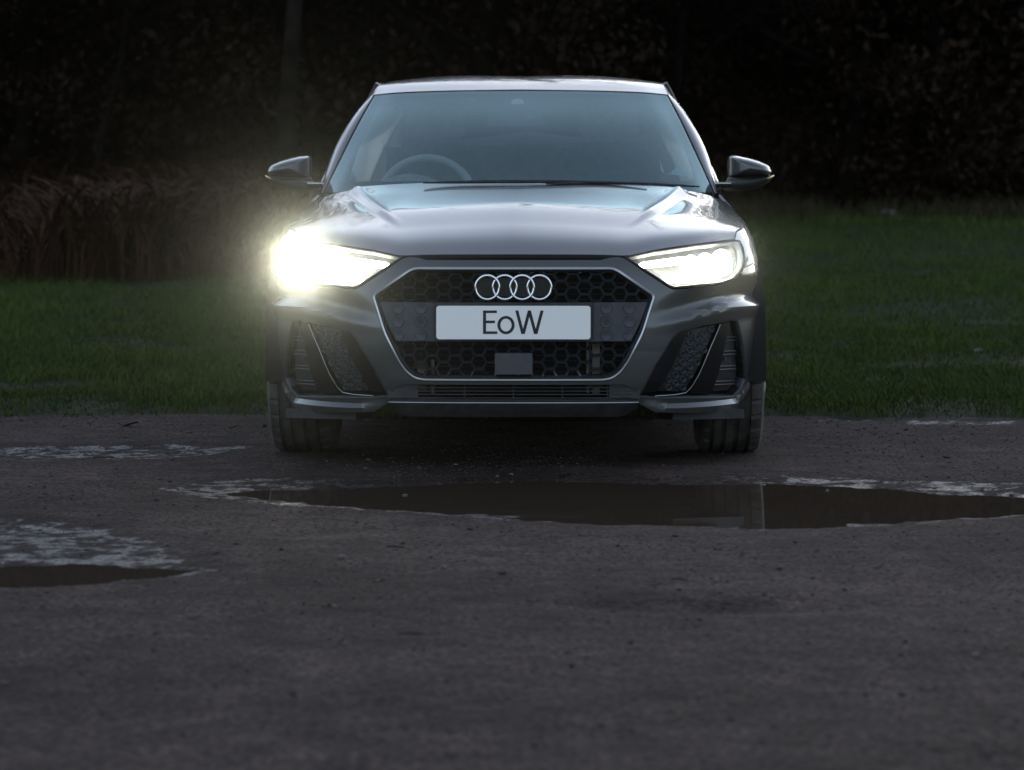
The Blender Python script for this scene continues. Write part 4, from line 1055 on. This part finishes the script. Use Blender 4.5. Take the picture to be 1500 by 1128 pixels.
X, Y, Z, H_, W_, CL = [np.concatenate([p[i] for p in parts]) for i in range(6)]
tag(blades(X, Y, Z, np.maximum(H_, .012), W_, .7, np.clip(.5 + .7 * CL + .2 * rng.standard_normal(len(X)), 0, 1), 'grass', 'blade'), 'short wet green grass covering the field', None, None, 'stuff')
# pale dead grass at the far edge of the field, right, and ragged fringe
n = 14000; Y = rng.uniform(33, 42, n); X = rng.uniform(-4, 10.5, n); k = rng.uniform(-.4, .6, n) < fbm(X * .9, Y * .5, 3, 120) + .12
X, Y = X[k], Y[k]; o = blades(X, Y, terr(X, Y), rng.uniform(.1, .35, len(X)), np.full(len(X), .013), .5, rng.uniform(0, 1, len(X)), 'dead_grass', 'straw'); tag(o, 'pale dead grass along the foot of the wood', None, None, 'stuff')
# dead bracken on the left: arching fronds
def fronds(X, Y, Z, h, name, m, tn):
    n = len(X); Vs = []; Fs = []; ts = []
    S = 5
    a = rng.uniform(0, 2 * math.pi, n)
    for i in range(n):
        pass
    t = np.linspace(0, 1, S)[None, :]; out = np.sqrt(t) * 0 + t ** 1.6
    cx = X[:, None] + np.cos(a)[:, None] * out * h[:, None] * .45; cy = Y[:, None] + np.sin(a)[:, None] * out * h[:, None] * .45; cz = Z[:, None] + h[:, None] * (t * 1.5 - .75 * t ** 2)
    wd = (h[:, None] * .020) * np.sin(np.pi * np.clip(t * .9 + .05, 0, 1)) * (t > .25) + .003
    jit = rng.uniform(-1, 1, (n, S)) * .005
    A = np.stack([cx - np.sin(a)[:, None] * wd, cy + np.cos(a)[:, None] * wd, cz + jit - wd * .4], -1); B = np.stack([cx + np.sin(a)[:, None] * wd, cy - np.cos(a)[:, None] * wd, cz - jit - wd * .4], -1); Cc = np.stack([cx, cy, cz], -1)
    V = np.stack([A, Cc, B], 2).reshape(-1, 3)     # n,S,3
    base = np.arange(n)[:, None] * S * 3; F = []
    for s_ in range(S - 1):
        for c in (0, 1):
            F.append(base + np.array([[s_ * 3 + c, s_ * 3 + c + 1, (s_ + 1) * 3 + c + 1]])); 
            if (s_ + c) % 2 == 0 or s_ == 0: F.append(base + np.array([[s_ * 3 + c, (s_ + 1) * 3 + c + 1, (s_ + 1) * 3 + c]]))
    o = link(name, V, np.concatenate(F, 0), m, None, False); tone(o, np.repeat(tn, S * 3)); return o
n = 60000; Y = 21.8 + 14 * rng.power(1.0, n); X = rng.uniform(-9.5, -.2, n)
lim = 21.6 + .6 * fbm(X * .7, X * 0, 3, 130) + sst(-2.6, 0, X) * 7 + .9 * (X > -4) * 0
k = Y > lim; X, Y = X[k], Y[k]
tag(fronds(X, Y, terr(X, Y), rng.uniform(.2, .8, len(X)) * np.clip(.85 + 1.5 * fbm(X * .9, Y * .5, 3, 133), .25, 1.35), 'bracken', 'bracken', rng.uniform(0, 1, len(X)) ** 1.5), 'rust brown dead bracken at the edge of the wood', None, None, 'stuff')

n = 22000; Y = rng.uniform(25, 36, n); X = rng.uniform(-11, 2.5, n); k = (rng.uniform(-.5, .5, n) < fbm(X * .7, Y * .4, 3, 140) + .05) & (Y > 24 + sst(-2.6, 0, X) * 8); X, Y = X[k], Y[k]
tag(fronds(X, Y, terr(X, Y), rng.uniform(.25, .85, len(X)) * (1 + .6 * fbm(X * .5, Y * .5, 2, 143)), 'scrub', 'bracken', rng.uniform(0, .6, len(X)) ** 1.5), 'thin brown scrub of bare stems before the trees', None, None, 'stuff')
# ------------------------------------------------------------------ trees
def branchset(rnd, height, r0, lean_=.05, first=.25, nb=22, depth=3, spread=1.0):
    """returns (thick tubes, thin twigs) as lists of (points, radii)"""
    thick, thin = [], []
    def grow(p, d, L, r, lev):
        n = 6 if lev == 0 else 4; pts = [p]; rad = [r]; q = p.copy(); dd = d.copy()
        for i in range(n):
            dd = dd + np.array([rnd.gauss(0, .10 + .07 * lev), rnd.gauss(0, .10 + .07 * lev), rnd.gauss(.03, .06)]); dd /= np.linalg.norm(dd); q = q + dd * L / n; pts.append(q.copy()); rad.append(r * (1 - .75 * (i + 1) / n) + .003)
        (thick if r > .022 else thin).append((pts, rad))
        if lev >= depth: return
        m = nb if lev == 0 else rnd.randint(5, 7)
        for k in range(m):
            t = first + (1 - first) * (k + rnd.random()) / m if lev == 0 else .25 + .75 * rnd.random()
            i = min(int(t * n), n - 1); f = t * n - i; b = np.array(pts[i]) * (1 - f) + np.array(pts[i + 1]) * f
            az_ = rnd.random() * 2 * math.pi; el_ = rnd.uniform(.1, .9) if lev == 0 else rnd.uniform(-.35, .8)
            nd = np.array([math.cos(az_) * math.cos(el_), math.sin(az_) * math.cos(el_), math.sin(el_)])
            if lev: nd = nd * .75 + dd * .5; nd /= np.linalg.norm(nd)
            LL = (height * (.22 + .22 * (1 - t)) * rnd.uniform(.7, 1.2) * spread) if lev == 0 else L * rnd.uniform(.4, .65)
            grow(b, nd, LL, max(.0035, rad[i] * (.42 if lev == 0 else .45)), lev + 1)
    grow(np.zeros(3), np.array([rnd.gauss(0, lean_), rnd.gauss(0, lean_), 1.0]), height, r0, 0)
    return thick, thin
def tubes_mesh(L, n):
    V = []; F = []
    for pts, rad in L:
        v, f = tube(pts, rad, n, False); o = len(V); V += v; F += [tuple(i + o for i in q) for q in f]
    return V, F
def leafcloud(rnd_, n, height, rad, z0, size):
    a = rnd_.uniform(0, 2 * math.pi, n); t = rnd_.uniform(0, 1, n); r = rad * np.sqrt(rnd_.uniform(0, 1, n)) * (.55 + .6 * np.sin(np.pi * np.clip(t * .85 + .1, 0, 1)))
    c = np.stack([r * np.cos(a), r * np.sin(a), z0 + (height - z0) * t], 1)
    # gather into clumps
    nc = 60; ci = rnd_.integers(0, nc, n); cc = c[:nc]; c = cc[ci] + rnd_.normal(0, .32, (n, 3)) * np.array([1, 1, .7])
    u = rnd_.normal(size=(n, 3)); u /= np.linalg.norm(u, axis=1)[:, None]; v = np.cross(u, rnd_.normal(size=(n, 3))); v /= np.linalg.norm(v, axis=1)[:, None]
    s = size * rnd_.uniform(.6, 1.4, n)[:, None]
    V = np.stack([c - u * s, c + v * s * .5, c + u * s, c - v * s * .5], 1).reshape(-1, 3); F = np.arange(4 * n).reshape(n, 4)
    return V, F, np.repeat(rnd_.uniform(0, 1, nc)[ci] * .6 + rnd_.uniform(0, .4, n), 4)
protos = []
for k in range(6):
    rnd = random.Random(100 + k); r2 = np.random.default_rng(200 + k)
    hgt = [8.5, 7.5, 9.5, 7.0, 8.0, 9.0][k]
    th, tn = branchset(rnd, hgt, [.13, .10, .16, .09, .12, .15][k], .04, .12, 26, 3)
    Vt, Ft = tubes_mesh(th, 7); Vn, Fn = tubes_mesh(tn, 3)
    root = empty('tree', (0, 0, 0)); tr = link('trunk', Vt, Ft, 'bark', root); tw = link('twigs', Vn, Fn, 'bark', root, False)
    V, F, tt = leafcloud(r2, [9000, 11000, 6500, 12000, 10000, 7500][k], hgt * .95, [1.7, 1.9, 1.6, 1.8, 2.0, 1.7][k], .4, .065); cr_ = link('crown', V, F, 'leafdark', root, False); tone(cr_, tt)
    protos.append(root)
def put(root, x, y, rz, sc, label, group, used=set()):
    if root.name in used:
        o = root.copy(); COL.objects.link(o)
        for ch in list(root.children): c = ch.copy(); COL.objects.link(c); c.parent = o
    else: o = root; used.add(root.name)
    o.location = (x, y, float(terr(np.array([x]), np.array([y]))[0]) - .1); o.rotation_euler = (0, 0, rz); o.scale = (sc, sc, sc)
    tag(o, label, 'tree', group); return o
spots = []
rr_ = random.Random(5)
for row, (yy, dx, x0) in enumerate(((37, 1.7, -9.5), (41.5, 1.8, -10.5), (46, 2.0, -12), (51, 2.3, -13.5))):
    xq = x0
    while xq < -x0:
        if not (row == 0 and xq > -1 and False): spots.append((xq + rr_.uniform(-.5, .5), yy + rr_.uniform(-1.3, 1.3) + (2.5 if row == 0 and xq > 0 else -2.5 if row == 0 else 0)))
        xq += dx * rr_.uniform(.8, 1.2)
for i, (x_, y_) in enumerate(spots):
    put(protos[i % 6], x_, y_, rr_.uniform(0, 6.28), rr_.uniform(.8, 1.2), 'dark twiggy tree crowded among others in the shadowed wood behind the field', 'trees of the dark wood')
# the pale trunk that shows, left of the car
rnd = random.Random(77); th, tn = branchset(rnd, 9.0, .105, .012, .30, 16, 3)
pt = empty('tree', (0, 0, 0)); link('trunk', *tubes_mesh(th, 9), 'palebark', pt); link('twigs', *tubes_mesh(tn, 3), 'palebark', pt, False)
d = 30.0; put(pt, (428 - 750) * d / 4140, d, 0.4, 1.0, 'tree with a pale straight trunk at the edge of the wood, behind the wing mirror', None)
for (px, d, r, sd_) in ((130, 33, .045, 78), (985, 37, .07, 79), (1370, 40, .07, 80)):
    rnd = random.Random(sd_); th, tn = branchset(rnd, 6.5, r, .05, .2, 16, 3)
    pt = empty('tree', (0, 0, 0)); link('trunk', *tubes_mesh(th, 7), 'bark', pt); link('twigs', *tubes_mesh(tn, 3), 'bark', pt, False)
    put(pt, (px - 750) * d / 4140, d, 0, 1.0, {130: 'thin bare tree above the dead bracken', 985: 'slender bare tree behind the car roof', 1370: 'thin bare tree at the far grass edge'}[px], None)
# tangle under the trees
n = 130000; X = rng.uniform(-13, 13, n); Y = 35.5 + 3.5 * sst(-1, 2, X) + rng.exponential(3.0, n); Hc = 1.2 + 1.1 * (fbm(X * .6, Y * .4, 3, 150) + .5)
Z = terr(X, Y) + rng.uniform(0, 1, n) ** 1.1 * Hc * 1.6
u = rng.normal(size=(n, 3)); u /= np.linalg.norm(u, axis=1)[:, None]; v = np.cross(u, rng.normal(size=(n, 3))); v /= np.linalg.norm(v, axis=1)[:, None]; c = np.stack([X, Y, Z], 1); s = rng.uniform(.035, .10, n)[:, None]
o = link('undergrowth', np.stack([c - u * s, c + v * s * .45, c + u * s, c - v * s * .45], 1).reshape(-1, 3), np.arange(4 * n).reshape(n, 4), 'leafdark', None, False); tone(o, np.repeat(rng.uniform(0, 1, n), 4))
tag(o, 'dark bramble tangle at the foot of the trees', None, None, 'stuff')
# the depth of the wood: a leafy mass behind the trees one can tell apart
n = 90000; X = rng.uniform(-22, 22, n); Y = rng.uniform(53, 62, n); Hc = 7.5 + 3.0 * fbm(X * .35, X * 0, 3, 160); Z = terr(X, Y) + rng.uniform(0, 1, n) * Hc
u = rng.normal(size=(n, 3)); u /= np.linalg.norm(u, axis=1)[:, None]; v = np.cross(u, rng.normal(size=(n, 3))); v /= np.linalg.norm(v, axis=1)[:, None]; c = np.stack([X, Y, Z], 1); s = rng.uniform(.25, .55, n)[:, None]
o = link('far_woods', np.stack([c - u * s, c + v * s * .6, c + u * s, c - v * s * .6], 1).reshape(-1, 3), np.arange(4 * n).reshape(n, 4), 'leafdark', None, False); tone(o, np.repeat(rng.uniform(0, 1, n), 4))
tag(o, 'dense black depth of the wood behind the trees', None, None, 'stuff')

# ------------------------------------------------------------------ thin volume added so the headlamp beams form a halo
hz = MB().box((0, 0, 6.8), (330, 330, 16.4)).build('halo_haze', None, None, False); tag(hz, None, None, None, 'stuff')
mh = bpy.data.materials.new('halo_mist'); mh.use_nodes = True; n = mh.node_tree.nodes; n.remove(n['Principled BSDF'])
pv = n.new('ShaderNodeVolumePrincipled'); pv.inputs['Color'].default_value = (.9, .95, 1, 1); pv.inputs['Density'].default_value = .0002; pv.inputs['Anisotropy'].default_value = .994
mh.node_tree.links.new(pv.outputs[0], n['Material Output'].inputs['Volume']); hz.data.materials.append(mh)
# ------------------------------------------------------------------ small things on the ground
def gz(x, y): return float(ground_z(np.array([x]), np.array([y]))[0][0])
M_['stone'] = noisy(mat('pebble_stone', (.1, .09, .085), .8), (.05, .045, .042), (.17, .155, .145), 3, 3, (.6, .9), 0)
M_['clod'] = noisy(mat('mud_clod', (.02, .017, .014), .9), (.012, .01, .009), (.035, .03, .026), 30, 5, (.7, .95), .4, 90, .004)
M_['deadleaf'] = noisy(mat('dead_leaf', (.05, .03, .018), .7), (.02, .014, .01), (.07, .042, .024), 20, 4, (.5, .8), .1)
# gravel
base = np.array([(1, 0, 0), (-1, 0, 0), (0, 1, 0), (0, -1, 0), (0, 0, 1), (0, 0, -1)], float); of = np.array([(0, 2, 4), (2, 1, 4), (1, 3, 4), (3, 0, 4), (2, 0, 5), (1, 2, 5), (3, 1, 5), (0, 3, 5)])
n = 110000; Y = 4.0 + 8.0 * rng.power(1.3, n); X = rng.uniform(-1, 1, n) * (Y * .2 + .8); z, wt = ground_z(X, Y)
k = (z > WATER - .002) & ((rng.uniform(0, 1, n) < .25 + .9 * np.clip(fbm(X * 1.4, Y * 1.4, 3, 170) + .2, 0, 1)))
X, Y, z = X[k], Y[k], z[k]; n = len(X); s = .0011 * np.exp(.55 * rng.standard_normal(n)) * (1 + .06 * Y); s = np.minimum(s, .014)
P = base[None] * (s[:, None, None] * rng.uniform(.6, 1.3, (n, 6, 1)) * np.array([1.15, 1.15, .45])); an = rng.uniform(0, 6.28, n); ca, sa = np.cos(an)[:, None], np.sin(an)[:, None]
P = np.stack([P[..., 0] * ca - P[..., 1] * sa + X[:, None], P[..., 0] * sa + P[..., 1] * ca + Y[:, None], P[..., 2] + (z + s * .2)[:, None]], -1)
F = (np.arange(n)[:, None, None] * 6 + of[None]).reshape(-1, 3)
M_['gravel'] = leafmat('gravel_bits', (.022, .018, .016), (.20, .18, .17), .8)
o = link('gravel', P.reshape(-1, 3), F, 'gravel', None, False); tone(o, np.repeat(rng.beta(1.3, 3.2, n), 6)); tag(o, 'loose grit and small gravel on the track', None, None, 'stuff')
def rock(name, px, py, r, m, label, cat, group=None, flat=.6, d=None, seed=0):
    x_, y_ = gp(px, py) if d is None else ((px - 750) * d / 4140, d)
    rk = random.Random(seed + int(px * 7 + py)); bmv = []; bf = []
    N1, N2 = 9, 6
    for i in range(N2 + 1):
        a = i / N2 * math.pi
        for j in range(N1):
            b_ = j / N1 * 2 * math.pi; q = r * (1 + rk.uniform(-.22, .22)); bmv.append((q * math.sin(a) * math.cos(b_), q * math.sin(a) * math.sin(b_) * .8, q * flat * math.cos(a)))
    bf = [(i * N1 + j, (i + 1) * N1 + j, (i + 1) * N1 + (j + 1) % N1, i * N1 + (j + 1) % N1) for i in range(N2) for j in range(N1)]
    o = link(name, bmv, bf, m, None, True, 50)
    z_ = gz(x_, y_) if d is None else float(field_z(np.array([x_]), np.array([y_]))[0]); z_ = max(z_, WATER)
    o.location = (x_, y_, z_ + r * flat * .45); o.rotation_euler = (0, 0, rk.uniform(0, 6)); return tag(o, label, cat, group)
rock('mud_clod', 385, 627, .017, 'clod', 'dark mud clod beside the front tyre, on the grass side', 'clod')
rock('stone', 593, 718, .009, 'stone', 'pale pebble breaking the surface of the long puddle', 'stone', None, .35)
rock('stone', 1302, 322, .13, 'stone', 'grey boulder half hidden in the grass under the trees', 'stone', None, .6, 35.5)
rock('stone', 1432, 540, .03, 'stone', 'pale stone on the bare strip in the field', 'stone', None, .6, 15.2)
rock('stone', 1212, 711, .007, 'stone', 'small pale stone by the far bank of the long puddle', 'stone', None, .4)
rock('stone', 500, 818, .012, 'stone', 'pale pebble on dry dirt beyond the left puddle', 'stone')
for px, py, r in ((60, 872, .008), (225, 952, .010), (118, 985, .009), (340, 905, .008), (700, 770, .007), (1268, 1018, .010), (1060, 880, .008), (930, 890, .008), (1320, 960, .008), (1322, 1018, .011), (1490, 1055, .010), (1070, 1055, .009), (560, 850, .009), (720, 848, .007), (428, 1020, .009), (150, 1045, .009), (880, 1065, .008), (1410, 1068, .009), (660, 1075, .008), (960, 1015, .007), (300, 750, .007), (1190, 870, .007)):
    rock('mud_clod', px, py, r * .75, 'clod', 'small dark crumb of mud lying loose on the track', 'clod', 'mud crumbs scattered on the track', .4)
for px, py, r in ((650, 605 + 228, .008), (1420, 855, .007), (835, 893, .006), (1010, 792, .007), (430, 885, .006), (1430, 962, .009), (870, 845, .006), (970, 1000 - 60, .005)):
    rock('stone', px, py, r, 'stone', 'pale chip of gravel lying loose on the track', 'stone', 'pale gravel chips on the track', .7)
def leaf(px, py, L, label, group=None, seed=1):
    x_, y_ = gp(px, py); rk = random.Random(seed); n = 9; V = []
    for i in range(n):
        t = i / (n - 1); wdt = L * .28 * math.sin(math.pi * (t * .9 + .05)) * rk.uniform(.8, 1.2); cz = .006 * math.sin(t * 5 + seed) + .006
        cz *= L / .08; V += [(L * (t - .5), -wdt, cz + L * .07), (L * (t - .5), 0, cz), (L * (t - .5), wdt, cz + L * .06)]
    F = gridf(n, 3); o = link('dead_leaf', V, F, 'deadleaf'); o.location = (x_, y_, max(gz(x_, y_), WATER) + .001); o.rotation_euler = (0, 0, rk.uniform(-.5, .5)); return tag(o, label, 'leaf', group)
leaf(188, 625, .085, 'dark fallen leaf lying on the track near the grass', None, 3)
leaf(345, 628, .06, 'dark fallen leaf next to the mud clod by the tyre', None, 4)
for i, (px, py) in enumerate(((285, 906), (555, 852), (1170, 640), (1050, 850), (780, 880), (70, 725), (960, 858), (1360, 1010), (1245, 790), (490, 890))):
    leaf(px, py, .028, 'small dark fallen leaf flat on the dirt track', 'fallen leaves scattered on the track', 10 + i)
def twig(px, py, L, rz, label, group=None):
    x_, y_ = gp(px, py); pts = [(L * (t - .5), .003 * math.sin(t * 3), .003 + .0015 * math.sin(t * 5)) for t in np.linspace(0, 1, 7)]
    V, F = tube(pts, [.001, .0018, .002, .0021, .002, .0016, .001], 6); o = link('twig', V, F, 'clod'); o.location = (x_, y_, gz(x_, y_)); o.rotation_euler = (0, 0, rz); return tag(o, label, 'twig', group)
twig(603, 932, .055, .1, 'short dark twig on the dirt, in line with the car badge')
twig(995, 850, .04, -.2, 'thin twig on the dirt below the right end of the puddle')
twig(580, 801, .05, .15, 'thin twig near the close bank of the long puddle')
